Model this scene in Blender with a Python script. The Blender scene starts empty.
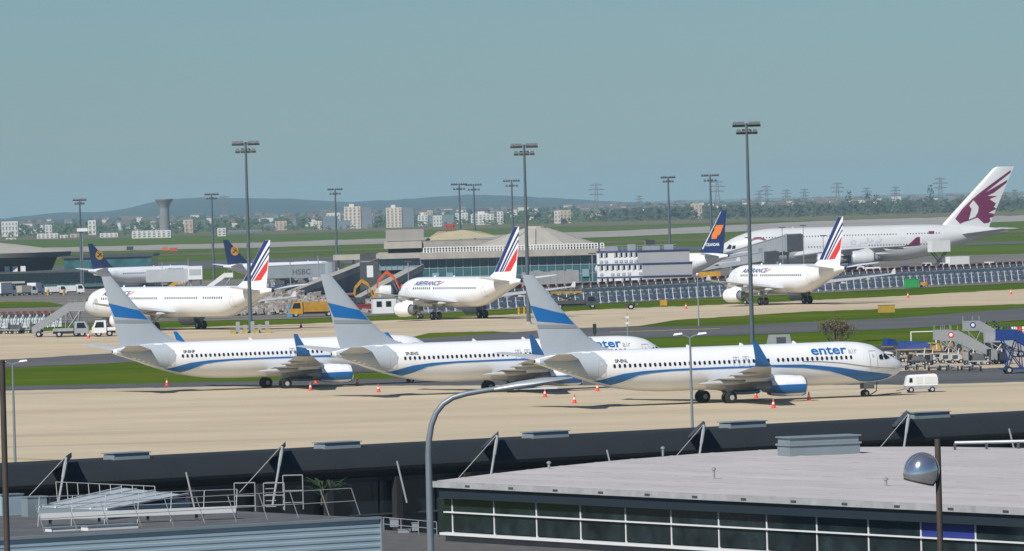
import bpy, bmesh, math, random
import numpy as np
from mathutils import Vector, Matrix
random.seed(7)
R = math.radians
SC = bpy.context.scene
COL = SC.collection
# ---------------------------------------------------------------- camera
F, CH, H0, ROLL = 6688.0, 19.28, 201.6, 0.0267
TH = math.atan((275.5 - H0) / F)
cth, sth, crl, srl = math.cos(TH), math.sin(TH), math.cos(ROLL), math.sin(ROLL)
fwd = Vector((0, cth, -sth)); upv = Vector((0, sth, cth)); rgt = Vector((1, 0, 0))
camd = bpy.data.cameras.new('camera'); cam = bpy.data.objects.new('camera', camd); COL.objects.link(cam)
r2 = rgt * crl - upv * srl; u2 = rgt * srl + upv * crl
cam.matrix_world = Matrix(((r2.x, u2.x, -fwd.x, 0), (r2.y, u2.y, -fwd.y, 0), (r2.z, u2.z, -fwd.z, CH), (0, 0, 0, 1)))
camd.sensor_width = 36; camd.lens = F / 1024 * 36; camd.clip_start = 1; camd.clip_end = 80000
SC.camera = cam
# ---------------------------------------------------------------- light
SUN_EL, SHADOW_AZ = R(41.5), R(57)          # shadows fall to the right and away
ld = bpy.data.lights.new('sun', 'SUN'); ld.energy = 4.7; ld.angle = R(0.5); ld.color = (1, .965, .91)
sun = bpy.data.objects.new('sun', ld); COL.objects.link(sun)
sd = Vector((math.cos(SUN_EL) * math.cos(SHADOW_AZ), math.cos(SUN_EL) * math.sin(SHADOW_AZ), -math.sin(SUN_EL)))
sun.rotation_euler = sd.to_track_quat('-Z', 'Y').to_euler()
W = bpy.data.worlds.new('World'); SC.world = W; W.use_nodes = True
nt = W.node_tree; bg = nt.nodes['Background']
sky = nt.nodes.new('ShaderNodeTexSky'); sky.sky_type = 'NISHITA'; sky.sun_disc = False
sky.sun_elevation = SUN_EL; sky.sun_rotation = math.atan2(-sd.x, -sd.y)
sky.air_density = 1.0; sky.dust_density = 0.2; sky.ozone_density = 3.0; sky.altitude = 100
tint = nt.nodes.new('ShaderNodeMix'); tint.data_type = 'RGBA'; tint.blend_type = 'MULTIPLY'; tint.inputs[0].default_value = 1
tint.inputs[7].default_value = (.43, .615, .81, 1)      # cool white balance of the photograph
nt.links.new(sky.outputs[0], tint.inputs[6]); nt.links.new(tint.outputs[2], bg.inputs[0]); bg.inputs[1].default_value = 0.075
SC.view_settings.view_transform = 'Standard'; SC.view_settings.look = 'None'
SC.view_settings.exposure = .03; SC.view_settings.gamma = 1
SC.cycles.max_bounces = 6; SC.cycles.volume_bounces = 1; SC.cycles.transparent_max_bounces = 12
SC.cycles.caustics_reflective = False; SC.cycles.caustics_refractive = False
# ---------------------------------------------------------------- places
def gz(Y):
    "height of the land by distance: level apron, a rise to the taxiway, then falling again"
    def sm(t): t = min(1, max(0, t)); return t * t * (3 - 2 * t)
    return 3.25 * (sm((Y - 748) / 130) - sm((Y - 1180) / 430))
def ray(px, py):
    U = px - 512; V = 275.5 - py
    u = U * crl + V * srl; v = -U * srl + V * crl
    return Vector((u, F * cth + v * sth, -F * sth + v * cth))
def at(px, py, z):
    d = ray(px, py); return d * ((z - CH) / d.z) + Vector((0, 0, CH))
def at_d(px, py, Y):
    d = ray(px, py); return d * (Y / d.y) + Vector((0, 0, CH))
def ong(px, py):
    d = ray(px, py); s = d.z / d.y
    Y = 300.0
    while Y < 9000 and CH + s * Y > gz(Y): Y += 4
    a, b = Y - 4, Y
    for _ in range(12):
        m = (a + b) / 2
        if CH + s * m > gz(m): a = m
        else: b = m
    p = d * (b / d.y) + Vector((0, 0, CH)); p.z = gz(b); return p
def gx(px, Y):
    "ground point seen in column px at distance Y"
    py = H0 + (CH - gz(Y)) * F / Y - (px - 512) * math.tan(ROLL)
    p = at_d(px, py, Y); return Vector((p.x, Y, gz(Y)))
def ppm(Y): return F / Y
# ---------------------------------------------------------------- materials
MATS = {}
def mat(name, col, rough=.6, metal=0., var=.0, scale=1., bump=0., spec=.5, coat=0., stretch=None, fine=0.):
    if name in MATS: return MATS[name]
    m = bpy.data.materials.new(name); m.use_nodes = True; MATS[name] = m
    n = m.node_tree.nodes; l = m.node_tree.links; b = n['Principled BSDF']
    b.inputs['Base Color'].default_value = (*col, 1); b.inputs['Roughness'].default_value = rough
    b.inputs['Metallic'].default_value = metal; b.inputs['Specular IOR Level'].default_value = spec
    b.inputs['Coat Weight'].default_value = coat
    if var or bump:
        tc = n.new('ShaderNodeTexCoord'); mp = n.new('ShaderNodeMapping')
        if stretch: mp.inputs['Scale'].default_value = stretch
        l.new(tc.outputs['Object'], mp.inputs[0])
        nz = n.new('ShaderNodeTexNoise'); nz.inputs['Scale'].default_value = scale; nz.inputs['Detail'].default_value = 7
        nz.inputs['Roughness'].default_value = .62
        l.new(mp.outputs[0], nz.inputs[0])
        if var:
            rp = n.new('ShaderNodeMapRange'); rp.inputs[1].default_value = .28; rp.inputs[2].default_value = .72
            rp.inputs[3].default_value = 1 - var; rp.inputs[4].default_value = 1 + var
            l.new(nz.outputs[0], rp.inputs[0])
            mx = n.new('ShaderNodeMix'); mx.data_type = 'RGBA'; mx.blend_type = 'MULTIPLY'; mx.inputs[0].default_value = 1
            mx.inputs[6].default_value = (*col, 1); l.new(rp.outputs[0], mx.inputs[7]); l.new(mx.outputs[2], b.inputs['Base Color'])
        if bump:
            bp = n.new('ShaderNodeBump'); bp.inputs['Strength'].default_value = bump; bp.inputs['Distance'].default_value = .05
            l.new(nz.outputs[0], bp.inputs['Height']); l.new(bp.outputs[0], b.inputs['Normal'])
    return m
def ground_mat(name, cols, scales, rough=.9, joints=None, streak=None, bump=.3, spec=.03):
    "several octaves of patchiness mixed between two or three colours, optional slab joints and tyre streaks"
    m = bpy.data.materials.new(name); m.use_nodes = True; MATS[name] = m
    n = m.node_tree.nodes; l = m.node_tree.links; b = n['Principled BSDF']
    b.inputs['Roughness'].default_value = rough; b.inputs['Specular IOR Level'].default_value = spec
    tc = n.new('ShaderNodeTexCoord'); cur = None
    for i, (c, s) in enumerate(zip(cols[1:], scales)):
        nz = n.new('ShaderNodeTexNoise'); nz.inputs['Scale'].default_value = s[0]; nz.inputs['Detail'].default_value = 8
        mp = n.new('ShaderNodeMapping'); mp.inputs['Scale'].default_value = (s[3], s[4], 1); mp.inputs['Rotation'].default_value = (0, 0, s[5])
        l.new(tc.outputs['Object'], mp.inputs[0]); l.new(mp.outputs[0], nz.inputs[0])
        rp = n.new('ShaderNodeMapRange'); rp.inputs[1].default_value = s[1]; rp.inputs[2].default_value = s[2]; l.new(nz.outputs[0], rp.inputs[0])
        mx = n.new('ShaderNodeMix'); mx.data_type = 'RGBA'; l.new(rp.outputs[0], mx.inputs[0])
        if cur is None: mx.inputs[6].default_value = (*cols[0], 1)
        else: l.new(cur, mx.inputs[6])
        mx.inputs[7].default_value = (*c, 1); cur = mx.outputs[2]
    if joints:
        bk = n.new('ShaderNodeTexBrick'); bk.offset = 0; bk.inputs['Scale'].default_value = 1
        bk.inputs['Brick Width'].default_value = joints; bk.inputs['Row Height'].default_value = joints
        bk.inputs['Mortar Size'].default_value = .035; bk.inputs['Mortar Smooth'].default_value = .3
        bk.inputs['Color1'].default_value = (1, 1, 1, 1); bk.inputs['Color2'].default_value = (.93, .93, .935, 1); bk.inputs['Mortar'].default_value = (.72, .70, .67, 1)
        mp = n.new('ShaderNodeMapping'); mp.inputs['Rotation'].default_value = (0, 0, -R(24))
        l.new(tc.outputs['Object'], mp.inputs[0]); l.new(mp.outputs[0], bk.inputs[0])
        mx = n.new('ShaderNodeMix'); mx.data_type = 'RGBA'; mx.blend_type = 'MULTIPLY'; mx.inputs[0].default_value = 1
        l.new(cur, mx.inputs[6]); l.new(bk.outputs[0], mx.inputs[7]); cur = mx.outputs[2]
    l.new(cur, b.inputs['Base Color'])
    nz = n.new('ShaderNodeTexNoise'); nz.inputs['Scale'].default_value = 3; l.new(tc.outputs['Object'], nz.inputs[0])
    bp = n.new('ShaderNodeBump'); bp.inputs['Strength'].default_value = bump; bp.inputs['Distance'].default_value = .03
    l.new(nz.outputs[0], bp.inputs['Height']); l.new(bp.outputs[0], b.inputs['Normal'])
    return m
# ---------------------------------------------------------------- mesh builder
def link(o, parent=None):
    COL.objects.link(o)
    if parent is not None: o.parent = parent
    return o
def tag(o, label=None, cat=None, group=None, kind=None):
    if label: o['label'] = label
    if cat: o['category'] = cat
    if group: o['group'] = group
    if kind: o['kind'] = kind
    return o
def empty(name, loc, rz=0., label=None, cat=None, group=None):
    o = bpy.data.objects.new(name, None); o.location = loc; o.rotation_euler = (0, 0, rz); o.empty_display_size = .5
    link(o); return tag(o, label, cat, group)
class MB:
    def __init__(s): s.v = []; s.f = []; s.m = []
    def add(s, vs, fs, mi=0):
        k = len(s.v); s.v += [tuple(v) for v in vs]
        for f in fs: s.f.append(tuple(i + k for i in f)); s.m.append(mi)
        return s
    def box(s, x0, x1, y0, y1, z0, z1, mi=0):
        return s.add([(x0, y0, z0), (x1, y0, z0), (x1, y1, z0), (x0, y1, z0), (x0, y0, z1), (x1, y0, z1), (x1, y1, z1), (x0, y1, z1)],
            [(0, 3, 2, 1), (4, 5, 6, 7), (0, 1, 5, 4), (1, 2, 6, 5), (2, 3, 7, 6), (3, 0, 4, 7)], mi)
    def cbox(s, c, sz, mi=0):
        return s.box(c[0] - sz[0] / 2, c[0] + sz[0] / 2, c[1] - sz[1] / 2, c[1] + sz[1] / 2, c[2] - sz[2] / 2, c[2] + sz[2] / 2, mi)
    def tube(s, p0, p1, r0, r1=None, n=8, mi=0):
        r1 = r0 if r1 is None else r1
        p0 = Vector(p0); p1 = Vector(p1); d = (p1 - p0).normalized()
        a = d.orthogonal().normalized(); b = d.cross(a)
        ring = lambda p, r: [p + (a * math.cos(2 * math.pi * i / n) + b * math.sin(2 * math.pi * i / n)) * r for i in range(n)]
        return s.loft([ring(p0, r0), ring(p1, r1)], mi)
    def path(s, pts, r, n=8, mi=0):
        pts = [Vector(p) for p in pts]; rs = r if isinstance(r, (list, tuple)) else [r] * len(pts)
        rings = []; a = None
        for i, p in enumerate(pts):
            d = (pts[min(i + 1, len(pts) - 1)] - pts[max(i - 1, 0)]).normalized()
            if a is None: a = d.orthogonal().normalized()
            else: a = (a - d * a.dot(d)).normalized()
            b = d.cross(a)
            rings.append([p + (a * math.cos(2 * math.pi * k / n) + b * math.sin(2 * math.pi * k / n)) * rs[i] for k in range(n)])
        return s.loft(rings, mi)
    def bar(s, p0, p1, w, h, mi=0):
        "square bar with width w across and h up"
        p0 = Vector(p0); p1 = Vector(p1); d = (p1 - p0).normalized()
        u = Vector((0, 0, 1)) if abs(d.z) < .98 else Vector((0, 1, 0))
        a = d.cross(u).normalized() * w / 2; b = a.cross(d).normalized() * h / 2
        ring = lambda p: [p - a - b, p + a - b, p + a + b, p - a + b]
        return s.loft([ring(p0), ring(p1)], mi)
    def loft(s, rings, mi=0, cap=True, closed=True):
        n = len(rings[0]); vs = [v for r in rings for v in r]; fs = []
        for i in range(len(rings) - 1):
            for j in range(n if closed else n - 1):
                k = (j + 1) % n; fs.append((i * n + j, i * n + k, (i + 1) * n + k, (i + 1) * n + j))
        if cap: fs.append(tuple(reversed(range(n)))); fs.append(tuple(range((len(rings) - 1) * n, len(rings) * n)))
        return s.add(vs, fs, mi)
    def prism(s, poly, z0, z1, mi=0):
        return s.loft([[(x, y, z0) for x, y in poly], [(x, y, z1) for x, y in poly]], mi)
    def slab(s, poly3, off, mi=0):
        "polygon of 3d points given thickness by the vector off"
        o = Vector(off); return s.loft([[Vector(p) for p in poly3], [Vector(p) + o for p in poly3]], mi)
    def lathe(s, prof, c, axis='x', n=20, mi=0, cap=True):
        rings = []
        for t, r in prof:
            ring = []
            for k in range(n):
                a = 2 * math.pi * k / n; q, w = r * math.cos(a), r * math.sin(a)
                ring.append({'x': (c[0] + t, c[1] + q, c[2] + w), 'y': (c[0] + q, c[1] + t, c[2] + w), 'z': (c[0] + q, c[1] + w, c[2] + t)}[axis])
            rings.append(ring)
        return s.loft(rings, mi, cap)
    def build(s, name, mats, parent=None, smooth=None, loc=None, rz=0., fix=True):
        me = bpy.data.meshes.new(name); me.from_pydata(s.v, [], s.f)
        for m in (mats if isinstance(mats, (list, tuple)) else [mats]): me.materials.append(m)
        me.polygons.foreach_set('material_index', s.m)
        if fix:
            bm = bmesh.new(); bm.from_mesh(me); bmesh.ops.recalc_face_normals(bm, faces=bm.faces); bm.to_mesh(me); bm.free()
        if smooth:
            me.polygons.foreach_set('use_smooth', [True] * len(me.polygons)); me.set_sharp_from_angle(angle=R(smooth))
        me.update()
        o = bpy.data.objects.new(name, me)
        if loc is not None: o.location = loc
        o.rotation_euler.z = rz
        return link(o, parent)
def pchip(pts):
    xs = [p[0] for p in pts]; n = len(xs)
    def one(k):
        ys = [p[k] for p in pts]
        dl = [(ys[i + 1] - ys[i]) / (xs[i + 1] - xs[i]) for i in range(n - 1)]
        m = [dl[0]] + [0 if dl[i - 1] * dl[i] <= 0 else 2 * dl[i - 1] * dl[i] / (dl[i - 1] + dl[i]) for i in range(1, n - 1)] + [dl[-1]]
        return ys, m
    cs = [one(k) for k in range(1, len(pts[0]))]
    def f(x):
        x = min(max(x, xs[0]), xs[-1]); i = 0
        while i < n - 2 and x > xs[i + 1]: i += 1
        h = xs[i + 1] - xs[i]; t = (x - xs[i]) / h; o = []
        for ys, m in cs:
            o.append((1 + 2 * t) * (1 - t) ** 2 * ys[i] + t * (1 - t) ** 2 * h * m[i] + t * t * (3 - 2 * t) * ys[i + 1] + t * t * (t - 1) * h * m[i + 1])
        return o
    return f
def copy_tree(o, parent=None):
    c = o.copy(); link(c); c.parent = parent
    for ch in list(o.children): copy_tree(ch, c)
    return c
# ---------------------------------------------------------------- ground, pavements
def patch(name, near, far, m, lift, rows=24, cols=40, kind='structure', rag=.22):
    "a sheet of paving draped on the land between a near and a far edge (edges given where they are seen)"
    def samp(pl, t):
        x = pl[0][0] + (pl[-1][0] - pl[0][0]) * t
        for (a, b), (c, d) in zip(pl, pl[1:]):
            if x <= c + 1e-6: return (x, b + (d - b) * (x - a) / (c - a))
        return pl[-1]
    vs = []; fs = []; cols *= 3; rj = random.Random(len(name) * 7 + 1)
    for j in range(cols + 1):
        a = samp(near, j / cols); b = samp(far, j / cols); A = ong(a[0], a[1] + rj.uniform(-1, 1) * rag); B = ong(b[0], b[1] + rj.uniform(-1, 1) * rag)
        for i in range(rows + 1):
            P = A.lerp(B, i / rows); vs.append((P.x, P.y, gz(P.y) + lift))
    for j in range(cols):
        for i in range(rows):
            k = j * (rows + 1) + i; fs.append((k, k + rows + 1, k + rows + 2, k + 1))
    o = MB().add(vs, fs).build(name, m, smooth=60)
    return tag(o, kind=kind)
GRASS = ground_mat('grass', [(.078, .132, .004), (.048, .096, .003), (.125, .15, .012), (.165, .15, .03)], [(.02, .35, .65, .5, 1, 0), (.09, .45, .75, .3, 1.2, .1), (.35, .6, .8, .3, 1, 0)], rough=.95, bump=.6, spec=.0)
APRON = ground_mat('apron_concrete', [(.575, .485, .335), (.50, .415, .28), (.615, .52, .375), (.40, .345, .26), (.24, .215, .17)],
    [(.05, .32, .68, .3, 1.0, .42), (.10, .4, .75, .2, 1.0, .42), (.045, .58, .72, .12, 1.2, .42), (.3, .69, .76, 1, 1.6, 0)], joints=7.5)
TAXI = ground_mat('taxiway_concrete', [(.56, .465, .32), (.48, .395, .275), (.615, .515, .365)], [(.03, .4, .6, .4, 2, .1), (.1, .5, .75, .2, 3, .1)], joints=7.5)
ASPH = ground_mat('asphalt', [(.125, .127, .13), (.095, .097, .1), (.16, .16, .158)], [(.05, .35, .65, .3, 2, 0), (.2, .55, .8, .3, 1, 0)])
ys = [-60, 200, 500] + list(range(740, 900, 8)) + list(range(900, 1640, 40)) + [1700, 2500, 4000, 7000, 12000, 20000, 40000]
vs = []; fs = []
for y in ys:
    for x in (-30000, -6000, -1000, 0, 1000, 6000, 30000): vs.append((x, y, gz(y)))
for i in range(len(ys) - 1):
    for j in range(6):
        k = i * 7 + j; fs.append((k, k + 1, k + 8, k + 7))
tag(MB().add(vs, fs).build('ground', GRASS, smooth=60), kind='structure')
# ---------------------------------------------------------------- aircraft
WHITE = mat('aircraft_white', (.84, .85, .86), .3, var=.07, scale=.5, coat=.3, stretch=(.25, 1, 1))
SILVER = mat('aircraft_silver', (.41, .46, .505), .38, var=.04, scale=.7, coat=.3)
GREYW = mat('wing_grey', (.50, .51, .52), .42, var=.07, scale=.8)
BLUE = mat('enter_blue', (.005, .14, .42), .35, coat=.15)
LINEGREY = mat('line_grey', (.26, .29, .31), .4)
DARKW = mat('window_dark', (.012, .016, .022), .15)
TYRE = mat('tyre_rubber', (.012, .012, .012), .85)
HUB = mat('wheel_hub', (.55, .55, .55), .45, .3)
STEEL = mat('gear_steel', (.30, .31, .32), .45, .4)
METAL = mat('polished_metal', (.62, .63, .65), .22, .9)
DARK = mat('dark_inside', (.015, .015, .017), .7)
AFBLUE = mat('stripe_navy', (.02, .035, .16), .4)
AFRED = mat('stripe_red', (.70, .035, .03), .4)
NAVY = mat('fin_navy', (.012, .028, .105), .35, coat=.2)
YELLOW = mat('signal_yellow', (.72, .36, .01), .5)
ORANGE = mat('fin_orange', (.75, .20, .02), .45)
MAROON = mat('fin_maroon', (.13, .008, .055), .4)
PALE = mat('qatar_pale', (.56, .57, .57), .35, var=.03, scale=.3, coat=.2)
SHADEG = mat('soft_grey', (.42, .44, .46), .5)
def bis(bm, nx, step, lo, hi):
    t = math.ceil(lo / step) * step
    while t < hi:
        co = (t, 0, 0) if nx == 0 else (0, t, 0); no = (1, 0, 0) if nx == 0 else (0, 1, 0)
        bmesh.ops.bisect_plane(bm, geom=bm.verts[:] + bm.edges[:] + bm.faces[:], plane_co=co, plane_no=no); t += step
def drape(name, polys, surf, m, parent, M, sides=(1, -1), step=.5, lift=.035, kind=None):
    "flat print: 2d polygons (x aft, z up) laid on a surface y = surf(x, z) on the given sides"
    bm = bmesh.new()
    for pl in polys:
        bm.faces.new([bm.verts.new((x, z, 0)) for x, z in pl])
    bmesh.ops.triangulate(bm, faces=bm.faces[:])
    xs = [v.co.x for v in bm.verts]; zs = [v.co.y for v in bm.verts]
    if max(xs) - min(xs) > step: bis(bm, 0, step, min(xs), max(xs))
    if max(zs) - min(zs) > step * .35: bis(bm, 1, step * .35, min(zs), max(zs))
    bm.verts.index_update(); vs = []; fs = []
    for s in sides:
        k = len(vs)
        for v in bm.verts: vs.append(M(v.co.x, s * (surf(v.co.x, v.co.y) + lift), v.co.y))
        for f in bm.faces: fs.append([v.index + k for v in f.verts])
    bm.free()
    o = MB().add(vs, fs).build(name, m, parent, fix=False)
    if kind: o['kind'] = kind
    return o
def text_polys(txt, size, bold=0., shear=0., space=1.):
    cu = bpy.data.curves.new('t', 'FONT'); cu.body = txt; cu.size = size; cu.offset = bold; cu.shear = shear; cu.resolution_u = 3; cu.space_character = space
    ob = bpy.data.objects.new('t', cu); COL.objects.link(ob)
    dg = bpy.context.evaluated_depsgraph_get(); dg.update()
    me = ob.evaluated_get(dg).to_mesh()
    ps = [[(me.vertices[i].co.x, me.vertices[i].co.y) for i in p.vertices] for p in me.polygons]
    ob.evaluated_get(dg).to_mesh_clear(); bpy.data.objects.remove(ob); bpy.data.curves.remove(cu)
    return ps
def text_width(ps): 
    xs = [x for p in ps for x, _ in p]; return min(xs), max(xs)
PROF = [(0, 0.02), (.02, .35), (.08, .68), (.2, .93), (.36, 1), (.6, .82), (.82, .45), (1, .06)]
def prof(s):
    s = min(1, max(0, s))
    for (a, b), (c, d) in zip(PROF, PROF[1:]):
        if s <= c: return b + (d - b) * (s - a) / (c - a)
    return .06
def airliner(name, label, group, S, pos, livery, reg=''):
    nose, psi, zg = pos
    xm = S['xm']; f = Vector((math.cos(psi), math.sin(psi), 0))
    root = empty(name, (nose[0] - f.x * xm, nose[1] - f.y * xm, zg), psi, label, 'airplane', group)
    M = lambda x, y, z: (xm - x, -y, z)
    L = livery; fus = pchip(S['st']); N = 64
    # body
    xs = sorted(set([s[0] for s in S['st']] + list(np.linspace(0, S['L'], 90)) + [S['L'] * .004, S['L'] * .012, S['L'] * .02]))
    rings = []
    for x in xs:
        zb, zt, w = fus(x); zc = (zb + zt) / 2; h = (zt - zb) / 2
        rings.append([M(x, w * math.cos(2 * math.pi * k / N), zc + h * math.sin(2 * math.pi * k / N)) for k in range(N)])
    body = MB().loft(rings).build('fuselage', L['body'], root, smooth=40)
    def side(x, z):
        zb, zt, w = fus(x); zc = (zb + zt) / 2; h = (zt - zb) / 2
        return w * math.sqrt(max(0, 1 - ((z - zc) / h) ** 2))
    # wing to body fairing
    wg = S['wing']; r0 = wg[1]; zb0 = fus(r0[1])[0]
    rings = []
    for t in np.linspace(0, 1, 9):
        x = r0[1] - .12 * r0[3] + t * r0[3] * 1.3; k = math.sin(math.pi * min(1, max(0.02, t))) ** .5
        rings.append([M(x, r0[0] * 1.02 * k * math.cos(a), zb0 + S['fair'] * .9 + S['fair'] * 1.15 * k * math.sin(a)) for a in np.linspace(0, 2 * math.pi, 20, endpoint=False)])
    MB().loft(rings).build('belly_fairing', L.get('belly', L['body']), root, smooth=40)
    # wings
    def foil(sec, sgn, up=None):
        y, xl, z, ch, t = sec
        p = [(xl + s * ch, z + k * t * 1.15) for s, k in PROF] + [(xl + s * ch, z - k * t * .75) for s, k in reversed(PROF)]
        return [M(x, sgn * y, zz) for x, zz in p]
    def stand(sec, sgn):
        y, xl, z, ch, t = sec
        p = [(xl + s * ch, y + k * t) for s, k in PROF] + [(xl + s * ch, y - k * t) for s, k in reversed(PROF)]
        return [M(x, sgn * yy, z) for x, yy in p]
    for sg in (1, -1):
        w = MB().loft([foil(s, sg) for s in wg]).build('wing', L['wing'], root, smooth=40)
        for fy in S['fairings']:
            for a, b in zip(wg, wg[1:]):
                if a[0] <= fy <= b[0]:
                    t = (fy - a[0]) / (b[0] - a[0]); xl, z, ch = [a[k] + (b[k] - a[k]) * t for k in (1, 2, 3)]
                    MB().lathe([(-.55 * ch, .02), (-.35 * ch, .065 * ch ** .6), (.0, .085 * ch ** .6), (.22 * ch, .06 * ch ** .6), (.42 * ch, .01)], (0, 0, 0), n=8).build(
                        'flap_track_fairing', L['wing'], w, smooth=50, loc=M(xl + ch * .78, sg * fy, z - .13 * ch ** .6))
            # loft along x runs aft in negative local x
        if S.get('winglet'):
            MB().loft([foil(wg[-1], sg)] + [stand(s, sg) for s in S['winglet']]).build('winglet', L['winglet'], root, smooth=40)
        MB().loft([foil(s, sg) for s in S['stab']]).build('stabilizer', L['stab'], root, smooth=40)
        for (ey, ex, ez, er, el) in S['eng']:
            e = MB()
            n = 32; pr = [(0, .86), (-.03, .93), (-.1, .98), (-.28, 1.0), (-.5, .98), (-.72, .88), (-.8, .80)]
            for i in range(len(pr) - 1):
                for k in range(n):
                    a0, a1 = 2 * math.pi * k / n, 2 * math.pi * (k + 1) / n
                    am = math.sin((a0 + a1) / 2)
                    xmid = (pr[i][0] + pr[i + 1][0]) / 2
                    mi = 1 if (L.get('eng2') and -.68 < am < .22) else 0
                    q = lambda p, a: (p[0] * el, p[1] * er * math.cos(a), p[1] * er * math.sin(a) * (1 if math.sin(a) > 0 else .94))
                    e.add([q(pr[i], a0), q(pr[i], a1), q(pr[i + 1], a1), q(pr[i + 1], a0)], [(0, 1, 2, 3)], mi)
            eo = e.build('engine', [L['eng'], L.get('eng2') or L['eng']], root, smooth=40, loc=M(ex, sg * ey, ez))
            MB().lathe([(-.02 * el, .93 * er), (.012 * el, .88 * er), (.0, .82 * er), (-.12 * el, .78 * er), (-.12 * el, .7 * er)], (0, 0, 0), n=n, cap=False).build('inlet_lip', METAL, eo, smooth=60)
            MB().lathe([(-.13 * el, .8 * er), (-.125 * el, .26 * er), (-.03 * el, .02 * er)], (0, 0, 0), n=n, cap=False).build('fan', DARK, eo, smooth=40)
            MB().lathe([(-.76 * el, .79 * er), (-.78 * el, .56 * er), (-.95 * el, .44 * er), (-.95 * el, .3 * er), (-1.12 * el, .05 * er)], (0, 0, 0), n=n).build('exhaust_nozzle', STEEL, eo, smooth=40)
            # pylon
            for a, b in zip(wg, wg[1:]):
                if a[0] <= ey <= b[0]:
                    t = (ey - a[0]) / (b[0] - a[0]); xl, z, ch = [a[k] + (b[k] - a[k]) * t for k in (1, 2, 3)]
            hw = .16 * er; py = MB()
            sec = [(ex + .25 * el, ez + er * .9, ez + er * 1.02), (ex + .55 * el, ez + er * .8, max(z, ez + er * 1.1) + .0), (xl + .12 * ch, ez + er * .55, z + .05), (xl + .55 * ch, z - .5 * er, z)]
            py.loft([[M(x, sg * ey - hw, a), M(x, sg * ey + hw, a), M(x, sg * ey + hw, b), M(x, sg * ey - hw, b)] for x, a, b in sec])
            py.build('engine_pylon', L['eng'], root)
    # fin
    fn = S['fin']
    def finsec(z):
        for a, b in zip(fn, fn[1:]):
            if z <= b[0]:
                t = (z - a[0]) / (b[0] - a[0]); return [a[k] + (b[k] - a[k]) * t for k in (1, 2, 3)]
        return list(fn[-1][1:])
    def fsurf(x, z):
        xl, xt, t = finsec(z); return t * prof((x - xl) / (xt - xl))
    rings = []
    for z, xl, xt, t in fn:
        p = [(xl + s * (xt - xl), k * t) for s, k in PROF]
        rings.append([M(x, y, z) for x, y in p] + [M(x, -y, z) for x, y in reversed(p)])
    fin = MB().loft(rings).build('fin', L['fin'], root, smooth=35)
    # landing gear
    def wheels(px, y, r, wd, parent):
        for yy in y:
            b = MB().lathe([(-wd / 2, r * .45), (-wd / 2, r * .86), (-wd * .3, r), (wd * .3, r), (wd / 2, r * .86), (wd / 2, r * .45)], (0, 0, 0), 'y', 18)
            b.lathe([(-wd / 2 - .01, r * .1), (-wd / 2 - .012, r * .42), (wd / 2 + .012, r * .42), (wd / 2 + .01, r * .1)], (0, 0, 0), 'y', 14, 1)
            b.build('wheel', [TYRE, HUB], parent, smooth=40, loc=M(px, yy, r))
    g = S['gear']
    ng = MB().tube(M(g['nx'], 0, g['nr']), M(g['nx'] - .1, 0, fus(g['nx'])[0] + .3), .09, .11)
    ng.tube(M(g['nx'], 0, g['nr'] + .5), M(g['nx'] - 1.0, 0, fus(g['nx'])[0] + .25), .05)
    ng.tube(M(g['nx'], -g['nw'], g['nr']), M(g['nx'], g['nw'], g['nr']), .05)
    ng.box(*sorted((M(g['nx'] - .8, 0, 0)[0], M(g['nx'] + .3, 0, 0)[0])), -.42, -.38, fus(g['nx'])[0] - .55, fus(g['nx'])[0] + .2)
    ng.box(*sorted((M(g['nx'] - .8, 0, 0)[0], M(g['nx'] + .3, 0, 0)[0])), .38, .42, fus(g['nx'])[0] - .55, fus(g['nx'])[0] + .2)
    no = ng.build('nose_gear', STEEL, root, smooth=40); wheels(g['nx'], (-g['nw'], g['nw']), g['nr'], g['nr'] * .6, no)
    for (mx, my, rows) in g['main']:
        for sg in (1, -1):
            mg = MB().tube(M(mx, sg * my, g['mr']), M(mx + .1, sg * my * .98, g['top']), .13, .17)
            mg.tube(M(mx, sg * my, g['mr'] + .6), M(mx - .4, sg * my * .35, g['top']), .07)
            mg.tube(M(mx, sg * my - g['mw'], g['mr']), M(mx, sg * my + g['mw'], g['mr']), .08)
            mg.slab([M(mx - .5, sg * (my + .28), g['top']), M(mx + .6, sg * (my + .28), g['top']), M(mx + .35, sg * (my + .25), g['top'] - 1.1), M(mx - .25, sg * (my + .25), g['top'] - 1.1)], (0, .03, 0))
            if len(rows) > 1: mg.tube(M(mx + rows[0], sg * my, g['mr']), M(mx + rows[-1], sg * my, g['mr']), .12)
            mo = mg.build('main_gear', STEEL, root, smooth=40)
            for rr in rows: wheels(mx + rr, (sg * my - g['mw'], sg * my + g['mw']), g['mr'], g['mr'] * .72, mo)
    # windows, doors, cockpit
    for (x0, x1, z, st, skip) in S['win']:
        ps = []; x = x0
        while x < x1:
            if not any(a < x < b for a, b in skip):
                ps.append([(x - .12, z - .1), (x - .07, z - .17), (x + .07, z - .17), (x + .12, z - .1), (x + .12, z + .1), (x + .07, z + .17), (x - .07, z + .17), (x - .12, z + .1)])
            x += st
        drape('window_row', ps, side, DARKW, body, M, kind='stuff', lift=.03)
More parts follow.
